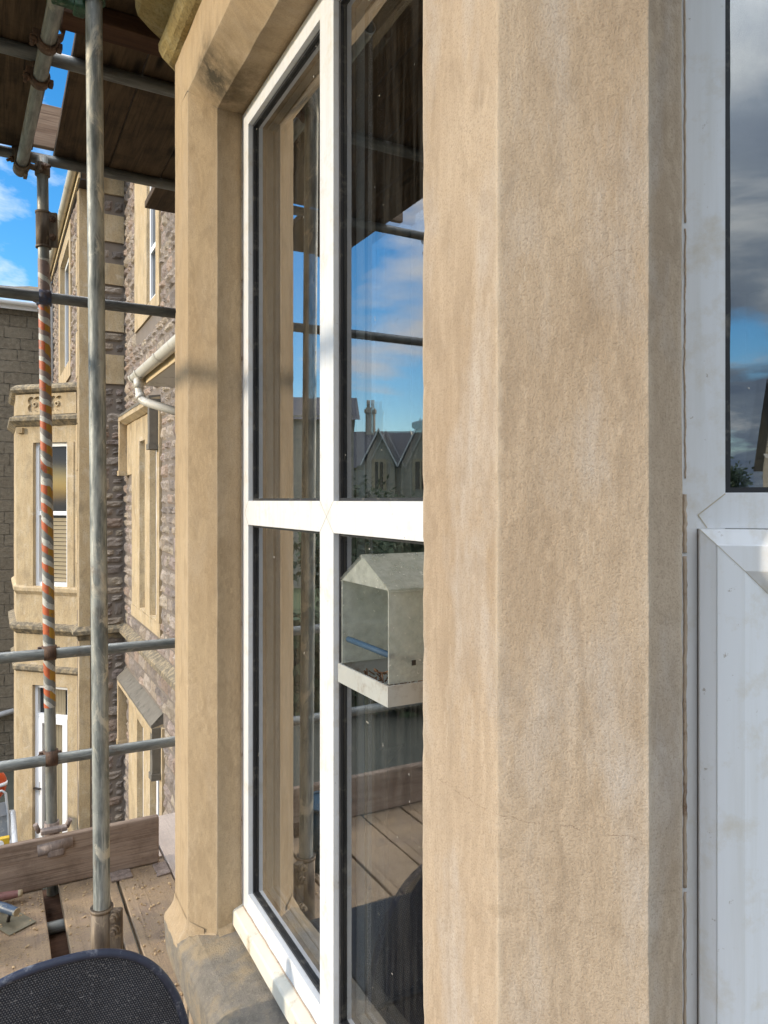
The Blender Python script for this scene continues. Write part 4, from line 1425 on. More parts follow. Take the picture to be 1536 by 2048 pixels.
# black mesh chair ----------------------------------------------------------------
ch = empty('patio_chair', (0.14, 1.55, DZ1), 'black mesh patio chair with rounded back in the bottom left corner', 'chair')
CX, CY = 0.118, 1.64
def back_edge(t):
    """outline of the back: t 0..1 from lower left over the top to lower right, (x, z)"""
    W, top, H = 0.285, -0.955, 0.62
    a = math.pi * (1 - t)
    c, s = math.cos(a), math.sin(a)
    x = W * math.copysign(abs(c) ** 0.72, c)
    z = top - H + H * abs(s) ** 0.55
    return x, z
n = 64
rim = [back_edge(i / n) for i in range(n + 1)]
def cy(x, z):
    return CY - 0.28 * (x * x) * 1.4 + 0.20 * (z + 0.955) * -0.6
bm = bmesh.new()
uvl = bm.loops.layers.uv.new('UVMap')
K = 26
grid = []
for j in range(K + 1):
    t = j / K
    row = []
    for i in range(n // 2 + 1):
        xl, zl = rim[i]
        xr, zr = rim[n - i]
        x = xl + (xr - xl) * t
        row.append(bm.verts.new((CX + x, cy(x, zl), zl)))
    grid.append(row)
for j in range(K):
    for i in range(n // 2):
        vs = [grid[j][i], grid[j][i + 1], grid[j + 1][i + 1], grid[j + 1][i]]
        if len({(round(v.co.x, 5), round(v.co.z, 5)) for v in vs}) < 3:
            continue
        f = bm.faces.new(vs)
        f.smooth = True
        for l in f.loops:
            l[uvl].uv = (l.vert.co.x - CX, l.vert.co.z)
me = bpy.data.meshes.new('back_mesh')
bm.to_mesh(me)
bm.free()
me.materials.append(M['weave'])
o = bpy.data.objects.new('back_mesh', me)
COL.objects.link(o)
o.parent = ch
o.matrix_parent_inverse = world_m(ch).inverted()
b = MB()
b.path([(CX + x, cy(x, z), z) for x, z in rim], 0.0085, 12)
b.build('back_frame', M['chair_rim'], ch)
b = MB()
b.box((CX - 0.25, CY + 0.02, -1.325), (CX + 0.25, CY + 0.46, -1.31), 0.004)
b.build('seat', M['weave_dark'], ch)
for sx in (-1, 1):
    b = MB()
    b.path([(CX + sx * 0.27, CY + 0.0, -1.36), (CX + sx * 0.28, CY - 0.10, DZ1 + 0.012)], 0.012, 10)
    b.build('leg', M['chair_metal'], ch)
    b = MB()
    b.path([(CX + sx * 0.27, CY + 0.44, -1.32), (CX + sx * 0.28, CY + 0.48, DZ1 + 0.012)], 0.012, 10)
    b.build('leg', M['chair_metal'], ch)

# ------------------------------------------------------------------ the stone villa behind
X1, YF, X2, YB = 1.74, 11.317, 1.12, 16.883
villa = empty('stone_villa', (2.5, 10.5, -5.6), 'purple-grey rubble villa with yellow stone dressings, seen between scaffold poles and pier', 'villa')


def holed(b, fn, u0, u1, v0, v1, holes, reveal=0.0):
    """flat wall in (u, v) mapped by fn(u, v, depth), with rectangular openings and their reveals"""
    us = sorted({u0, u1, *[h[0] for h in holes], *[h[1] for h in holes]})
    vs = sorted({v0, v1, *[h[2] for h in holes], *[h[3] for h in holes]})
    us = [u for u in us if u0 <= u <= u1]
    vs = [v for v in vs if v0 <= v <= v1]
    for a, c in zip(us, us[1:]):
        for d, e_ in zip(vs, vs[1:]):
            mu, mv = (a + c) / 2, (d + e_) / 2
            if any(h[0] < mu < h[1] and h[2] < mv < h[3] for h in holes):
                continue
            b.poly([fn(a, d, 0), fn(c, d, 0), fn(c, e_, 0), fn(a, e_, 0)])
    if reveal:
        for h in holes:
            q = [(h[0], h[2]), (h[1], h[2]), (h[1], h[3]), (h[0], h[3])]
            for (ua, va), (ub, vb) in zip(q, q[1:] + q[:1]):
                b.poly([fn(ua, va, 0), fn(ub, vb, 0), fn(ub, vb, reveal), fn(ua, va, reveal)])


def slab(b, fn, u0, u1, v0, v1, th, holes=(), reveal=0.1):
    """proud dressing th thick on a wall"""
    f2 = lambda u, v, d: fn(u, v, d - th)
    holed(b, f2, u0, u1, v0, v1, list(holes), reveal + th)
    q = [(u0, v0), (u1, v0), (u1, v1), (u0, v1)]
    for (ua, va), (ub, vb) in zip(q, q[1:] + q[:1]):
        b.poly([fn(ua, va, 0), fn(ub, vb, 0), fn(ub, vb, -th), fn(ua, va, -th)])


def frame_ring(b, fn, u0, u1, v0, v1, w, d0, d1, bars=()):
    def bx(a, c, d, e_):
        ps = [fn(a, d, d0), fn(c, d, d0), fn(c, e_, d0), fn(a, e_, d0), fn(a, d, d1), fn(c, d, d1), fn(c, e_, d1), fn(a, e_, d1)]
        for q in ((0, 1, 2, 3), (4, 7, 6, 5), (0, 4, 5, 1), (1, 5, 6, 2), (2, 6, 7, 3), (3, 7, 4, 0)):
            b.poly([ps[i] for i in q])
    bx(u0, u0 + w, v0, v1)
    bx(u1 - w, u1, v0, v1)
    bx(u0 + w, u1 - w, v0, v0 + w)
    bx(u0 + w, u1 - w, v1 - w, v1)
    for v in bars:
        bx(u0 + w, u1 - w, v - w / 2, v + w / 2)


w1 = lambda u, v, d: (X1 + d, u, v)
w2 = lambda u, v, d: (X2 + d, u, v)
f1 = lambda u, v, d: (u, YF + d, v)

def stonework(fn, u0, u1, v0, v1, excl, seed, name='stonework', dim=1.0):
    """coursed rubble: every stone a rock-faced lump standing off the mortar bed"""
    rnd = random.Random(seed)
    b = MB()
    cl = b.bm.loops.layers.float_color.new('tone')
    pal = [(0.38, 0.32, 0.27), (0.31, 0.262, 0.225), (0.43, 0.365, 0.305), (0.35, 0.285, 0.25), (0.41, 0.345, 0.27), (0.27, 0.232, 0.205), (0.45, 0.37, 0.29), (0.39, 0.30, 0.24)]
    v = v0
    while v < v1 - 0.05:
        h = rnd.choice((0.11, 0.14, 0.16, 0.18, 0.22))
        h = min(h, v1 - v)
        iv = [(u0, u1)]
        for a, c, d, e_ in excl:
            if v + h > d + 0.01 and v < e_ - 0.01:
                nx = []
                for p, q in iv:
                    if c <= p or a >= q:
                        nx.append((p, q))
                    else:
                        if a - p > 0.03:
                            nx.append((p, a))
                        if q - c > 0.03:
                            nx.append((c, q))
                iv = nx
        for p, q in iv:
            u = p
            while u < q - 0.02:
                w = rnd.choice((0.14, 0.18, 0.22, 0.28, 0.34, 0.42))
                if q - (u + w) < 0.12:
                    w = q - u
                parts = [(v, h)]
                if h > 0.2 and w < 0.3 and rnd.random() < 0.6:
                    k = rnd.uniform(0.4, 0.6)
                    parts = [(v, h * k), (v + h * k, h * (1 - k))]
                for vv, hh in parts:
                    j = 0.006
                    ca = [(u + j + rnd.uniform(0, .012), vv + j + rnd.uniform(0, .01)), (u + w - j - rnd.uniform(0, .012), vv + j + rnd.uniform(0, .01)),
                          (u + w - j - rnd.uniform(0, .012), vv + hh - j - rnd.uniform(0, .01)), (u + j + rnd.uniform(0, .012), vv + hh - j - rnd.uniform(0, .01))]
                    nu, nv = max(3, int(w / 0.075) + 1), 4
                    amp = rnd.uniform(0.010, 0.034)
                    tilt = (rnd.uniform(-0.012, 0.012), rnd.uniform(-0.012, 0.012))
                    rows = []
                    for iy in range(nv + 1):
                        row = []
                        for ix in range(nu + 1):
                            fx, fy = ix / nu, iy / nv
                            cu_ = (ca[0][0] * (1 - fx) + ca[1][0] * fx) * (1 - fy) + (ca[3][0] * (1 - fx) + ca[2][0] * fx) * fy
                            cv_ = (ca[0][1] * (1 - fx) + ca[1][1] * fx) * (1 - fy) + (ca[3][1] * (1 - fx) + ca[2][1] * fx) * fy
                            edge = ix in (0, nu) or iy in (0, nv)
                            if edge:
                                d_ = 0.004
                                if 0 < fx < 1 or 0 < fy < 1:
                                    cu_ += rnd.uniform(-.005, .005)
                                    cv_ += rnd.uniform(-.005, .005)
                            else:
                                d_ = -(amp + rnd.uniform(-0.009, 0.011) + tilt[0] * (fx - .5) + tilt[1] * (fy - .5))
                            row.append(b.bm.verts.new(fn(cu_, cv_, min(d_, 0.004))))
                        rows.append(row)
                    t_ = rnd.choice(pal)
                    g_ = rnd.uniform(0.85, 1.12) * dim
                    col = (t_[0] * g_, t_[1] * g_, t_[2] * g_, 1)
                    for ra, rb in zip(rows, rows[1:]):
                        for k in range(nu):
                            f = b.bm.faces.new((ra[k], ra[k + 1], rb[k + 1], rb[k]))
                            for l in f.loops:
                                l[cl] = col
                u += w
        v += h
    return b.build(name, M['stones'], villa, weld=False, fixn=False)


# wall 1 (with the hooded windows)
holesA = [(9.57, 9.94, -1.42, 0.77), (8.82, 9.24, -1.42, 0.77)]
holesB = [(9.66, 10.12, -5.3, -2.93), (8.66, 9.22, -5.3, -2.93)]
holesC = [(8.90, 9.46, 2.45, 4.75)]
b = MB()
holed(b, w1, 2.5, YF, -5.6, 5.6, holesA + holesB + holesC)
b.build('wall', M['mortar'], villa)
stonework(w1, 5.6, YF - 0.01, -5.6, 5.2, [(8.66, 10.54, -1.58, 1.10), (10.54, 11.06, 0.36, 1.10), (8.50, 10.80, -5.6, -2.60), (8.70, 10.34, 2.28, 4.9), (8.7, 11.1, 1.05, 1.25), (8.5, 11.2, -2.72, -2.5)], 3)
b = MB()
slab(b, w1, 8.66, 10.54, -1.44, 1.10, 0.03, holesA, 0.08)
slab(b, w1, 10.5405, 11.05, 0.36, 1.10, 0.026)
b.wear(0.004, 5, 0.2)
sw = b.build('window_surround', M['villa_stone'], villa)
b = MB()
slab(b, w1, 8.50, 10.80, -5.3, -2.62, 0.03, holesB, 0.08)
b.wear(0.004, 5, 0.2)
b.build('window_surround', M['villa_stone'], villa)
b = MB()
slab(b, w1, 8.70, 10.34, 2.28, 4.9, 0.026, holesC, 0.03)
b.wear(0.004, 5, 0.2)
b.build('window_surround', M['villa_stone'], villa)
# label moulds
def hood(y0, y1, zt, near_drop, far_drop, cap):
    d = 0.13
    for nm, sec, mt in (('window_hood', [(0.0, zt - 0.03), (-d, zt - 0.06), (-d, zt - 0.12), (-0.05, zt - 0.17), (0.0, zt - 0.17)], M['villa_stone']),
                        ('hood_cap', [(0.0, zt + cap), (-d - 0.006, zt - 0.03), (-d - 0.006, zt - 0.062), (-d + 0.01, zt - 0.0615), (0.0, zt - 0.028)], M['cap_stone'])):
        b = MB()
        b.strip([[(X1 + x, y, z) for x, z in sec] for y in (y0, y1)])
        for y in (y0, y1):
            b.poly([(X1 + x, y, z) for x, z in sec])
        b.wear(0.004, 6, 0.2)
        b.build(nm, mt, villa)
    for ya, yb, drop, mt in ((y0, y0 + 0.10, near_drop, M['cap_stone']), (y1 - 0.09, y1, far_drop, M['villa_stone'])):  # near end in dark stone: weathering plus shade put into its colour
        b = MB()
        b.box((X1 - d + 0.002, ya - 0.012, drop), (X1 + 0.01, yb - 0.002, zt - 0.064))
        b.wear(0.005, 6, 0.15)
        b.build('hood_end', mt, villa)
        b = MB()
        b.box((X1 - d - 0.01, ya - 0.03, drop - 0.07), (X1 + 0.01, yb + 0.02, drop - 0.001))
        b.wear(0.008, 9, 0.1)
        b.build('label_stop', mt, villa)


hood(8.74, 11.08, 1.25, 0.66, 0.42, -0.01)
hood(8.58, 11.20, -2.56, -3.15, -3.5, 0.10)
# sill slope
b = MB()
b.box((X1 - 0.03, 8.62, -1.60), (X1 + 0.06, 10.60, -1.445))
b.build('window_sill', M['villa_stone'], villa)
for u0, u1, v0, v1, bars, dep in ((9.57, 9.94, -1.42, 0.77, (-0.29,), 0.045), (8.82, 9.24, -1.42, 0.77, (-0.29,), 0.045), (9.66, 10.12, -5.3, -2.93, (), 0.045), (8.66, 9.22, -5.3, -2.93, (), 0.045), (8.90, 9.46, 2.45, 4.75, (3.12,), 0.012)):
    b = MB()
    frame_ring(b, w1, u0, u1, v0, v1, 0.10 if dep > 0.03 else 0.065, dep, dep + 0.05, bars)
    wn = b.build('window', M['upvc_far'], villa, weld=False)
    p = MB()
    p.poly([w1(u0, v0, dep + 0.03), w1(u1, v0, dep + 0.03), w1(u1, v1, dep + 0.03), w1(u0, v1, dep + 0.03)])
    p.build('pane', M['window_dark'], wn)

# return wall, facing us, with banded quoins
b = MB()
holed(b, f1, X2 + 0.02, X1 + 0.12, -5.6, 5.6, [])
b.build('wall', M['mortar'], villa)
Q = ((3.80, 4.20, 1.30), (3.17, 3.48, 1.42), (2.48, 2.79, 1.30), (1.71, 2.14, 1.42), (4.50, 4.85, 1.30))
stonework(f1, X2 + 0.135, X1 - 0.01, -5.6, 5.2, [(xl, X1, z0, z1) for z0, z1, xl in Q], 11, dim=0.92)
b = MB()
for z0, z1, xl in ((3.80, 4.20, 1.30), (3.17, 3.48, 1.42), (2.48, 2.79, 1.30), (1.71, 2.14, 1.42), (4.50, 4.85, 1.30)):
    b = MB()
    b.box((xl, YF - 0.024, z0), (X1 - 0.012, YF + 0.05, z1), 0.004)
    b.wear(0.006, 5, 0.15)
    b.build('quoin', M['villa_stone'], villa, weld=False)
b = MB()
b.box((X2 - 0.016, YF - 0.02, -1.86), (X2 + 0.135, YF + 0.08, 4.6), 0.004)
b.wear(0.005, 4, 0.2)
b.build('corner_pilaster', M['villa_stone'], villa, weld=False)
b = MB()
b.box((X2 - 0.016, YF - 0.02, -5.6), (X2 + 0.135, YF + 0.08, -2.02), 0.004)
b.wear(0.005, 4, 0.2)
b.build('corner_pilaster', M['villa_stone'], villa, weld=False)
b = MB()
for i in range(9):
    z = -1.6 + i * 0.68
    b = MB()
    b.box((X2 - 0.026, YF + 0.081, z), (X2 + 0.05, YF + (0.34 if i % 2 else 0.16), z + 0.67), 0.003)
    b.build('quoin', M['villa_stone'], villa, weld=False)
# string course
b = MB()
sc = [(0.0, -1.82), (0.03, -1.84), (0.10, -1.89), (0.10, -1.94), (0.04, -1.97), (0.03, -2.03), (0.0, -2.05)]
rows = []
for o_, z in sc:
    rows.append([(X1 - o_, 2.5, z), (X1 - o_, 7.0, z), (X1 - o_, YF - o_, z), (X2 - o_, YF - o_, z), (X2 - o_, 11.62, z)])
b.strip(rows)
b.build('string_course', M['dark_stone'], villa)

# wall 2 and its eaves
holesD = [(12.72, 14.4, 2.25, 4.22)]
b = MB()
holed(b, w2, YF, YB, -5.6, 4.7, holesD)
b.build('wall', M['mortar'], villa)
stonework(w2, YF + 0.30, YB - 0.02, 1.5, 4.5, [(12.45, 14.75, 1.98, 4.45)], 17)
b = MB()
slab(b, w2, 12.45, 14.75, 1.98, 4.45, 0.03, holesD, 0.10)
b.build('window_surround', M['villa_stone'], villa)
b = MB()
frame_ring(b, w2, 12.72, 14.4, 2.25, 4.22, 0.08, 0.05, 0.12)
wn = b.build('window', M['upvc_far'], villa, weld=False)
p = MB()
p.poly([w2(12.72, 2.25, 0.09), w2(14.4, 2.25, 0.09), w2(14.4, 4.22, 0.09), w2(12.72, 4.22, 0.09)])
p.build('pane', M['window_dark'], wn)
b = MB()
b.box((X2 - 0.055, YF - 0.35, 4.52), (X2 - 0.03, YB, 4.66))
b.build('fascia', M['timber_pale'], villa)
b = MB()
b.box((X2 - 0.029, YF - 0.35, 4.50), (X2 + 0.1, YB, 4.512))
b.build('soffit_board', M['bronze'], villa)
b = MB()
b.poly([(X2 - 0.10, YF - 0.4, 4.70), (X2 - 0.10, YB, 4.70), (X2 + 3.0, YB, 7.2), (X2 + 3.0, YF - 0.4, 7.2)])
b.build('roof', M['slate'], villa)
b = MB()
n = 14
gx, gz = X2 - 0.115, 4.66
b.strip([[(gx + 0.062 * math.cos(math.pi + math.pi * i / n), y, gz + 0.066 * math.sin(math.pi + math.pi * i / n)) for i in range(n + 1)] for y in (YF - 0.4, 13, 15, YB)], True)
gu = b.build('gutter', M['grey_gutter'], villa)
for y in (11.7, 12.7, 13.1, 14.2, 15.2, 16.2):
    b = MB()
    b.strip([[(gx + 0.067 * math.cos(math.pi + math.pi * i / n), yy, gz + 0.071 * math.sin(math.pi + math.pi * i / n)) for i in range(n + 1)] for yy in (y - 0.025, y + 0.025)], True)
    b.build('gutter_bracket', M['grey_gutter'], gu)
b = MB()
b.path([(gx, 16.2, 4.6), (gx, 16.2, 4.45), (X2 - 0.06, 16.2, 4.25), (X2 - 0.06, 16.2, -5.5)], 0.05, 12)
dp = b.build('downpipe', M['pipe_grey'], villa)

# canted bay of the villa
PA, PB = Vector((X2, 11.667)), Vector((0.33, 12.457))
cd = (PB - PA).normalized()
cn = Vector((-cd.y, cd.x))
if cn.y > 0:
    cn = -cn
CL = (PB - PA).length
cf = lambda u, v, d: (PA.x + cd.x * u - cn.x * d, PA.y + cd.y * u - cn.y * d, v)
BAYP = [PA, PB, Vector((0.33, 13.9)), Vector((X2, 14.69))]


def bay_off(o_):
    k = math.tan(R(22.5))
    n1 = cn
    n2 = Vector((-1, 0))
    n3 = Vector((-S2, S2))
    p0 = PA + n1 * o_ - cd * 0.16
    p1 = PB + n2 * o_ + Vector((0, -1)) * (o_ * k)
    p2 = BAYP[2] + n2 * o_ + Vector((0, 1)) * (o_ * k)
    p3 = BAYP[3] + n3 * o_ + Vector((0.12, 0.12))
    return [p0, p1, p2, p3]


def bay_sweep(prof, name, mat, wear=0.004, parent=villa):
    b = MB()
    b.strip([[(p.x, p.y, z) for p in bay_off(o_)] for o_, z in prof])
    b.wear(wear, 6, 0.2)
    return b.build(name, mat, parent)


holeW = [(0.178, 0.80, -1.31, 0.87)]
holeD = [(0.178, 0.82, -5.55, -2.81)]
b = MB()
holed(b, cf, 0, CL, -5.6, 1.15, holeW + holeD, 0.13)
b.strip([[(p.x, p.y, z) for p in BAYP[1:]] for z in (-5.6, -2.0, 1.15)])
b.wear(0.003, 5, 0.3)
b.build('bay_wall', M['villa_stone'], villa)
b = MB()
slab(b, cf, 0.06, 0.178, -1.31, 0.87, 0.010)
slab(b, cf, 0.80, 0.97, -1.31, 0.87, 0.010)
b.build('window_surround', M['villa_stone'], villa)
bay_sweep([(0.0, 1.115), (0.02, 1.13), (0.05, 1.16), (0.10, 1.20), (0.10, 1.25), (0.02, 1.29), (-0.01, 1.30)], 'bay_cornice', M['dark_stone'])
par = bay_sweep([(0.0, 1.27), (0.0, 1.62)], 'parapet', M['villa_stone'])
bay_sweep([(0.0, 1.60), (0.06, 1.63), (0.09, 1.67), (0.08, 1.71), (0.0, 1.76), (-0.3, 1.77)], 'bay_coping', M['dark_stone'])
bay_sweep([(0.0, -1.30), (0.04, -1.33), (0.04, -1.38), (0.0, -1.44)], 'bay_sill', M['villa_stone'])
bay_sweep([(0.0, -1.86), (0.09, -1.90), (0.09, -1.95), (0.02, -2.02), (0.0, -2.04)], 'string_course', M['dark_stone'])
bay_sweep([(0.0, -2.50), (0.05, -2.53), (0.05, -2.58), (0.0, -2.62)], 'string_course', M['dark_stone'])
# parapet panel with two pierced quatrefoils
bm = bmesh.new()
edges = []
def loop(pts):
    vs = [bm.verts.new(p) for p in pts]
    edges.extend(bm.edges.new((vs[k], vs[(k + 1) % len(vs)])) for k in range(len(vs)))
    return vs
loop([cf(0.0, 1.292, -0.03), cf(CL - 0.01, 1.292, -0.03), cf(CL - 0.01, 1.605, -0.03), cf(0.0, 1.605, -0.03)])
rims = []
for uc in (0.36, 0.76):
    pts = []
    for k in range(72):
        th = 2 * math.pi * k / 72
        de = (th + math.pi / 4) % (math.pi / 2) - math.pi / 4
        rr = 0.078 * math.cos(de) + math.sqrt(max(0.0, 0.062 ** 2 - (0.078 * math.sin(de)) ** 2)) if abs(0.078 * math.sin(de)) < 0.062 else 0.078 * math.cos(de)
        pts.append((uc + rr * math.cos(th + math.pi / 4), 1.447 + rr * math.sin(th + math.pi / 4)))
    loop([cf(u, v, -0.03) for u, v in pts])
    rims.append(pts)
bmesh.ops.triangle_fill(bm, use_beauty=True, edges=edges)
b = MB()
b.bm.free()
b.bm = bm
for pts in rims:
    b.strip([[cf(u, v, d) for u, v in pts + pts[:1]] for d in (-0.03, -0.001)])
for p, q in (((0.0, 1.292), (0.0, 1.605)), ((CL - 0.01, 1.292), (CL - 0.01, 1.605))):
    b.poly([cf(*p, -0.03), cf(*q, -0.03), cf(*q, 0.0), cf(*p, 0.0)])
b.build('quatrefoil_panel', M['villa_stone'], par)
for pts, uc in zip(rims, (0.36, 0.76)):
    b = MB()
    b.torus(cf(uc, 1.447, -0.012), (cn.x, cn.y, 0), 0.030, 0.012, 16, 8)
    b.build('quatrefoil_boss', M['villa_stone'], par, weld=False)
b = MB()
for i in range(6):
    uc = 0.98 + i * 0.02
    b = MB()
    b.box((-0.006, -0.05, 1.02), (0.006, 0.0, 1.10), 0, Matrix.Translation((cf(uc, 0, 0)[0], cf(uc, 0, 0)[1], 0)) @ Matrix.Rotation(R(-45), 4, 'Z'))
    b.build('dentil', M['villa_stone'], villa, weld=False)

b = MB()
frame_ring(b, cf, 0.178, 0.80, -1.31, 0.87, 0.06, 0.05, 0.125, (-0.20,))
wn = b.build('window', M['upvc_far'], villa, weld=False)
tag(wn, 'bay window with a slatted blind in its lower half')
p = MB()
p.poly([cf(0.178, -0.2, 0.11), cf(0.80, -0.2, 0.11), cf(0.80, 0.87, 0.11), cf(0.178, 0.87, 0.11)])
p.build('pane', M['window_dark'], wn)
p = MB()
p.poly([cf(0.178, -1.31, 0.112), cf(0.80, -1.31, 0.112), cf(0.80, -0.2, 0.112), cf(0.178, -0.2, 0.112)])
p.build('pane', M['window_dark'], wn)
p = MB()
for i in range(16):
    z = -1.24 + i * 0.061
    p.poly([cf(0.24, z, 0.107), cf(0.55, z, 0.107), cf(0.55, z + 0.052, 0.101), cf(0.24, z + 0.052, 0.101)])
p.build('blind', M['blind'], wn, weld=False)
b = MB()
frame_ring(b, cf, 0.178, 0.82, -5.55, -2.81, 0.05, 0.055, 0.125, (-3.28,))
dr = b.build('door', M['upvc_far'], villa, weld=False)
b = MB()
frame_ring(b, cf, 0.23, 0.77, -5.5, -3.31, 0.085, 0.05, 0.12)
b.build('door_leaf', M['upvc_far'], dr, weld=False)
p = MB()
p.poly([cf(0.22, -5.5, 0.11), cf(0.78, -5.5, 0.11), cf(0.78, -2.85, 0.11), cf(0.22, -2.85, 0.11)])
p.build('pane', M['window_dark'], dr)
p = MB()
p.box((-0.012, -0.05, -4.50), (0.012, -0.02, -4.30), 0, Matrix.Translation((*cf(0.735, 0, 0.10)[:2], 0)) @ Matrix.Rotation(R(-45), 4, 'Z'))
p.box((-0.08, -0.085, -4.405), (0.03, -0.055, -4.385), 0, Matrix.Translation((*cf(0.735, 0, 0.10)[:2], 0)) @ Matrix.Rotation(R(-45), 4, 'Z'))
p.build('handle', M['bronze'], dr, weld=False)
p = MB()
p.strip([[cf(0.30 + 0.20 * i / 30, z, 0.104 + 0.006 * math.sin(i * 1.4)) for i in range(31)] for z in (-5.45, -2.86)], True)
p.build('door_curtain', M['blind'], dr)

# ------------------------------------------------------------------ far house closing the view
fh = empty('block_house', (0.2, 18.5, -5.6), 'plain grey-brown block house with mossy roof and white gutter at the far left', 'house')
b = MB()
b.poly([(-1.1, YB, -5.6), (X2 + 0.3, YB, -5.6), (X2 + 0.3, YB, 4.02), (-1.1, YB, 4.02)])
b.build('wall', M['brick'], fh)
b = MB()
b.poly([(-1.1, YB - 0.22, 4.12), (X2 + 0.3, YB - 0.22, 4.12), (X2 + 0.3, YB + 2.4, 5.15), (-1.1, YB + 2.4, 4.95)])
b.wear(0.03, 3, 0.4)
b.build('roof', M['slate_moss'], fh)
b = MB()
b.box((-1.1, YB - 0.14, 3.93), (X2 - 0.28, YB - 0.11, 4.09))
b.build('fascia', M['upvc_far'], fh)
b = MB()
b.strip([[(x, YB - 0.20 + 0.06 * math.cos(math.pi + math.pi * i / n), 4.07 + 0.07 * math.sin(math.pi + math.pi * i / n)) for i in range(n + 1)] for x in (-1.1, 0, X2 - 0.27)], True)
b.build('gutter', M['upvc_far'], fh)
b = MB()
b.path([(-1.0, YB - 0.08, -4.6), (0.40, YB - 0.08, -4.35)], 0.055, 10)
b.build('waste_pipe', M['pipe_grey'], fh)

# things on the ground, bottom left corner
sk = empty('skip', (-0.75, 11.0, -5.6), 'grey steel skip on the ground beside the villa bay, far below', 'skip')
b = MB()
x0, x1, y0, y1, z0, z1 = -1.9, 0.27, 10.6, 11.9, -5.6, -4.56
b.strip([[(x0 + 0.3, y0 + 0.2, z0), (x1 - 0.25, y0 + 0.2, z0), (x1 - 0.25, y1 - 0.2, z0), (x0 + 0.3, y1 - 0.2, z0), (x0 + 0.3, y0 + 0.2, z0)],
         [(x0, y0, z1), (x1, y0, z1), (x1, y1, z1), (x0, y1, z1), (x0, y0, z1)]])
b.build('body', M['skip'], sk)
b = MB()
b.path([(x0, y0, z1), (x1, y0, z1)], 0.035, 10)
b.path([(x0, y1, z1), (x1, y1, z1)], 0.035, 10)
b.path([(x1, y0, z1), (x1, y1, z1)], 0.035, 10)
b.build('rim', M['pipe_grey'], sk)
gch = empty('garden_chair', (0.0, 12.0, -5.0), 'white framed garden chair with grey sling seat, far below at the left edge', 'chair')
b = MB()
b.path([(-0.30, 11.1, -4.36), (-0.28, 11.1, -3.98), (-0.22, 11.1, -3.94), (0.12, 11.1, -3.94), (0.165, 11.1, -3.98), (0.20, 11.1, -4.36), (0.21, 11.1, -4.62)], 0.016, 8)
b.build('frame', M['pipe_grey'], gch)
b = MB()
b.poly([(-0.28, 11.12, -4.35), (0.19, 11.12, -4.28), (0.185, 11.12, -4.10), (-0.28, 11.12, -4.12)])
b.build('sling', M['grey_fabric'], gch)
ob = empty('life_ring', (0.0, 12.2, -4.2), 'orange ring with pale reflective bands at the far left edge, below the rails', 'float')
b = MB()
b.torus((-0.06, 11.6, -4.02), (0.2, -1, 0), 0.17, 0.085, 28, 12)
b.build('ring', M['orange'], ob)
b = MB()
for a in (0.05, 1.6, 3.2, 4.7):
    c_ = Vector((-0.06 + 0.17 * math.cos(a), 11.6, -4.02 + 0.17 * math.sin(a)))
    t_ = Vector((-math.sin(a), 0, math.cos(a)))
    b.tube(c_ - t_ * 0.02, c_ + t_ * 0.02, 0.088, 14)
b.build('band', M['silver'], ob, weld=False)
yl = empty('site_lamp', (0.12, 10.95, -4.56), 'small yellow box lamp on the skip, far below at the left edge', 'lamp')
b = MB()
b.box((0.03, 10.5, -4.47), (0.20, 10.58, -4.34), 0.01)
b.build('case', M['yellow'], yl)
b = MB()
b.tube((0.09, 10.497, -4.405), (0.09, 10.485, -4.405), 0.045, 16)
b.build('lens', M['upvc_far'], yl)

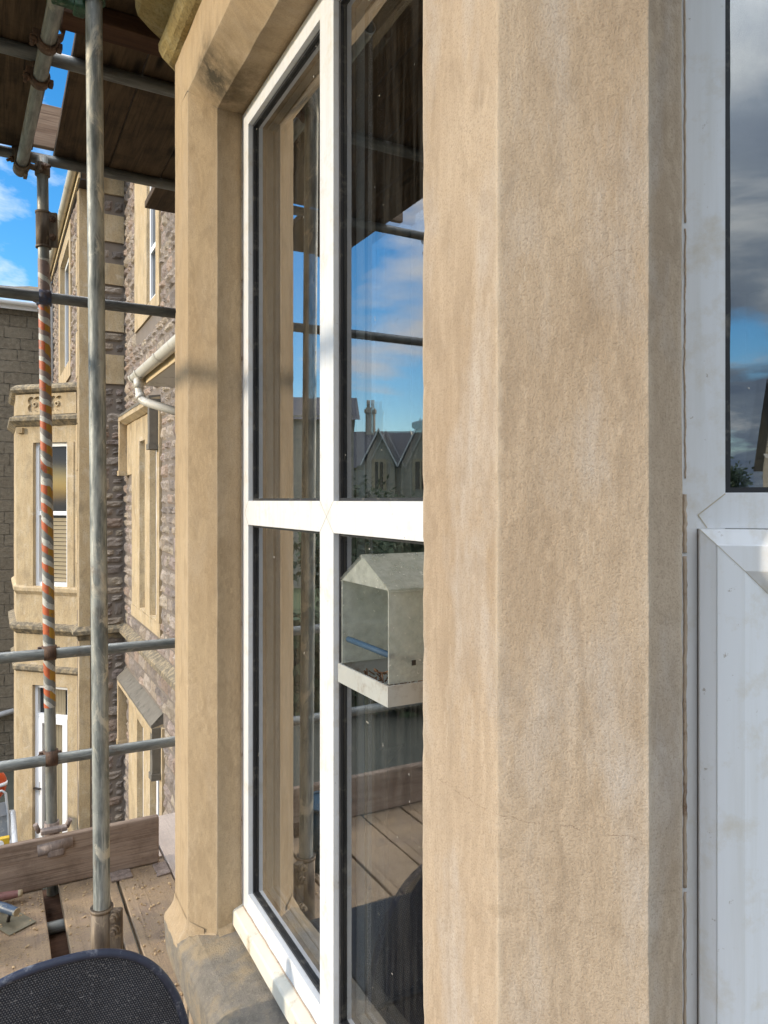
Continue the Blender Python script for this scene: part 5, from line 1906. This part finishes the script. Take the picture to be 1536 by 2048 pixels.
# ------------------------------------------------------------------ houses seen in the glass
def gabled_house(name, loc, rz, W, D, eave, ridge, gables, label, chim, mat_wall, mat_roof, ends=False):
    """ridge along local x, facade at local y=0 facing -y"""
    h = empty(name, loc, label, 'house', None, rz)
    m = Matrix.LocRotScale(h.location, h.rotation_euler, h.scale)
    tp = lambda x, y, z: m @ Vector((x, y, z))
    b = MB()
    b.strip([[tp(x, y, z) for x, y in ((-W / 2, 0), (W / 2, 0), (W / 2, D), (-W / 2, D), (-W / 2, 0))] for z in (0, eave)])
    for sx in (-1, 1):
        b.poly([tp(sx * W / 2, 0, eave), tp(sx * W / 2, D, eave), tp(sx * W / 2, D / 2, ridge)])
    for gx_, gw, gh in gables:
        b.strip([[tp(gx_ - gw / 2, D * 0.2, z), tp(gx_ - gw / 2, -0.8, z), tp(gx_ + gw / 2, -0.8, z), tp(gx_ + gw / 2, D * 0.2, z)] for z in (0, eave)])
        b.poly([tp(gx_ - gw / 2, -0.8, eave), tp(gx_ + gw / 2, -0.8, eave), tp(gx_, -0.8, gh)])
    b.build('wall', mat_wall, h)
    b = MB()
    b.strip([[tp(x, y, z) for x in (-W / 2 - 0.4, W / 2 + 0.4)] for y, z in ((-0.4, eave - 0.3), (D / 2, ridge + 0.1), (D + 0.4, eave - 0.3))])
    for gx_, gw, gh in gables:
        y1_ = D / 2
        b.strip([[tp(x, y, z) for y in (-1.25, y1_)] for x, z in ((gx_ - gw / 2 - 0.3, eave - 0.25), (gx_, gh + 0.15), (gx_ + gw / 2 + 0.3, eave - 0.25))])
    b.build('roof', mat_roof, h)
    b = MB()
    for gx_, gw, gh in gables:
        for sx in (-1, 1):
            p0, p1 = Vector((gx_ + sx * (gw / 2 + 0.32), -1.30, eave - 0.3)), Vector((gx_, -1.30, gh + 0.12))
            up = Vector((0, 0, 0.32))
            b.poly([m @ p0, m @ p1, m @ (p1 + up), m @ (p0 + up)])
            b.poly([m @ (p0 + Vector((0, .1, 0))), m @ (p1 + Vector((0, .1, 0))), m @ (p1 + up + Vector((0, .1, 0))), m @ (p0 + up + Vector((0, .1, 0)))])
            b.poly([m @ p0, m @ p1, m @ (p1 + Vector((0, .1, 0))), m @ (p0 + Vector((0, .1, 0)))])
    if gables:
        b.build('bargeboard', M['barge'], h)
    for gx_, gw, gh in gables:
        for z0, z1, ww in ((eave - 2.6, eave + 0.3, 0.30), (eave - 7.0, eave - 4.0, 0.45)):
            b = MB()
            ww *= gw
            for k in range(2):
                xa = gx_ - ww / 2 + k * ww / 2
                b.box((xa + 0.08, -0.90, z0), (xa + ww / 2 - 0.08, -0.84, z1), 0, m)
            wn_ = b.build('window', M['window_dark'], h, weld=False)
            b = MB()
            for a, c in (((gx_ - ww / 2 - 0.25, z0 - 0.2), (gx_ - ww / 2 + 0.05, z1 + 0.3)), ((gx_ + ww / 2 - 0.05, z0 - 0.2), (gx_ + ww / 2 + 0.25, z1 + 0.3)),
                         ((gx_ - ww / 2 + 0.05, z1), (gx_ + ww / 2 - 0.05, z1 + 0.3)), ((gx_ - 0.08, z0), (gx_ + 0.08, z1))):
                b.box((a[0], -0.93, a[1]), (c[0], -0.80, c[1]), 0, m)
            b.build('frame', M['villa_stone'], wn_, weld=False)
    for cx_, cz in chim:
        b = MB()
        b.box((cx_ - 0.5, D / 2 - 0.5, ridge - 1.5), (cx_ + 0.5, D / 2 + 0.5, cz), 0, m)
        b.box((cx_ - 0.62, D / 2 - 0.65, cz - 0.6), (cx_ + 0.62, D / 2 + 0.65, cz - 0.2), 0, m)
        for k in (-0.25, 0.25):
            b.tube(m @ Vector((cx_ + k, D / 2, cz)), m @ Vector((cx_ + k, D / 2, cz + 0.9)), 0.2, 10)
        b.build('chimney', mat_wall, h, weld=False)
    return h


def polar(deg, dist):
    return (math.sin(R(deg)) * dist, math.cos(R(deg)) * dist, -5.6)


gabled_house('gabled_house', polar(-28.6, 78), R(28.6 + 8), 15.5, 9.0, 9.4, 13.4, [(1.8, 3.4, 12.9), (-2.7, 4.2, 13.9)],
             'slate-roofed house with two pale edged gables, mirrored in the upper right pane', [(3.6, 16.2)], M['house_stone'], M['slate'])
gabled_house('gabled_house', polar(204.0, 34), R(-204.0 - 18), 9.0, 8.0, 7.4, 11.2, [(-1.2, 5.6, 11.5)],
             'steep gabled house mirrored at the right edge of the picture', [], M['house_stone'], M['slate'])


def tree(name, loc, h, rad, n, label):
    t = empty(name, loc, label, 'tree')
    L0 = Vector(loc)
    b = MB()
    b.tube(L0, L0 + Vector((0.1, 0, h * 0.55)), 0.28, 10, 0.14)
    tips = []
    for i in range(9):
        a = 2 * math.pi * i / 9 + random.random()
        s = L0 + Vector((0.05, 0, h * (0.3 + 0.03 * i)))
        e_ = s + Vector((math.cos(a) * rad * 0.7, math.sin(a) * rad * 0.7, h * random.uniform(0.15, 0.42)))
        b.tube(s, e_, 0.09, 6, 0.03)
        tips.append(e_)
    b.build('trunk', M['bark'], t, weld=False)
    b = MB()
    for i in range(n):
        c = random.choice(tips) + Vector((random.gauss(0, rad * 0.28), random.gauss(0, rad * 0.28), random.gauss(0, rad * 0.24)))
        d1 = Vector((random.uniform(-1, 1), random.uniform(-1, 1), random.uniform(-1, 1))).normalized() * 0.22
        d2 = d1.cross(Vector((random.uniform(-1, 1), random.uniform(-1, 1), random.uniform(-1, 1)))).normalized() * 0.12
        b.poly([c - d1, c + d2, c + d1, c - d2])
    b.build('crown', M['leaf'], t, weld=False, fixn=False)


tree('tree', polar(217.0, 66), 8.0, 2.2, 2600, 'bushy tree low in the right hand window reflection')
for deg, dist, h_, rd in ((-24.0, 30, 4.6, 2.4), (-27.5, 38, 5.0, 2.6), (-31.0, 33, 4.4, 2.2), (-29.0, 26, 3.2, 1.9), (-25.5, 52, 6.5, 3.0)):
    tree('garden_tree', polar(deg, dist), h_, rd, 1300, {30: 'bushy garden tree low in the window glass, nearest the white mullion', 38: 'bushy garden tree low in the window glass, before the slate-roofed house',
         33: 'bushy garden tree low in the window glass, beside the stone pier', 26: 'smallest garden shrub low in the window glass', 52: 'tallest garden tree, at the foot of the mirrored house'}[dist])
gabled_house('stone_house', polar(-19.5, 46), R(19.5 + 4), 8.2, 8.0, 11.0, 12.6, [], 'tall plain stone house mirrored in the upper left pane beside the white mullion', [(3.6, 14.2)], M['house_stone'], M['slate'])
b = MB()
b.box((0.06, -0.8, -1.84), (0.42, 3.7, -1.802), 0.004)  # added dark backing, stands in for the shade below the deck gap
tag(b.build('scaffold_board', M['brown_timber'], loc=(0.24, 1.45, -1.84)), 'dark backing added under the deck to keep the wide gap dark', 'scaffold board', GB)
b = MB()
rnd = random.Random(5)
for i in range(2200):
    x, y = rnd.uniform(-0.03, 0.70), rnd.uniform(1.9, 3.5)
    if 0.19 < x < 0.27 or 0.43 < x < 0.51:
        continue
    if x > 0.5 and y < 2.45:
        continue
    r_ = rnd.choice((0.0016, 0.002, 0.003, 0.003, 0.004, 0.005, 0.008))
    c = Vector((x, y, DZ1 + r_ * 0.35 + 0.0012))
    u1 = Vector((rnd.uniform(-1, 1), rnd.uniform(-1, 1), rnd.uniform(-.3, .3))).normalized() * r_
    u2 = u1.cross(Vector((0, 0, 1))).normalized() * r_ * rnd.uniform(.5, 1)
    u3 = Vector((0, 0, r_ * 0.7))
    vs = [b.bm.verts.new(c + k) for k in (u1, u2, -u1, -u2, u3, -u3)]
    for q in ((0, 1, 4), (1, 2, 4), (2, 3, 4), (3, 0, 4), (1, 0, 5), (2, 1, 5), (3, 2, 5), (0, 3, 5)):
        b.bm.faces.new([vs[k] for k in q])
tag(b.build('plaster_crumbs', M['crumb'], weld=False, fixn=False), 'crumbs of sandy plaster scattered over the deck boards', 'crumbs', kind='stuff')
hg = empty('hedge', polar(-28, 19), 'dark garden hedge mirrored low in the right hand pane, behind the plank reflection', 'hedge')
b = MB()
hr = random.Random(9)
for i in range(6500):
    a = hr.uniform(-40, -17)
    dd = 19 + hr.uniform(-0.9, 0.9)
    x, y, _ = polar(a, dd)
    top = 2.6 + 0.5 * noise.noise(Vector((a * 0.4, 0, 0)))
    c = Vector((x, y, -5.6 + top * hr.random() ** 0.7))
    d1 = Vector((hr.uniform(-1, 1), hr.uniform(-1, 1), hr.uniform(-1, 1))).normalized() * 0.2
    d2 = d1.cross(Vector((hr.uniform(-1, 1), hr.uniform(-1, 1), hr.uniform(-1, 1)))).normalized() * 0.13
    b.poly([c - d1, c + d2, c + d1, c - d2])
b.build('foliage', M['leaf'], hg, weld=False, fixn=False)
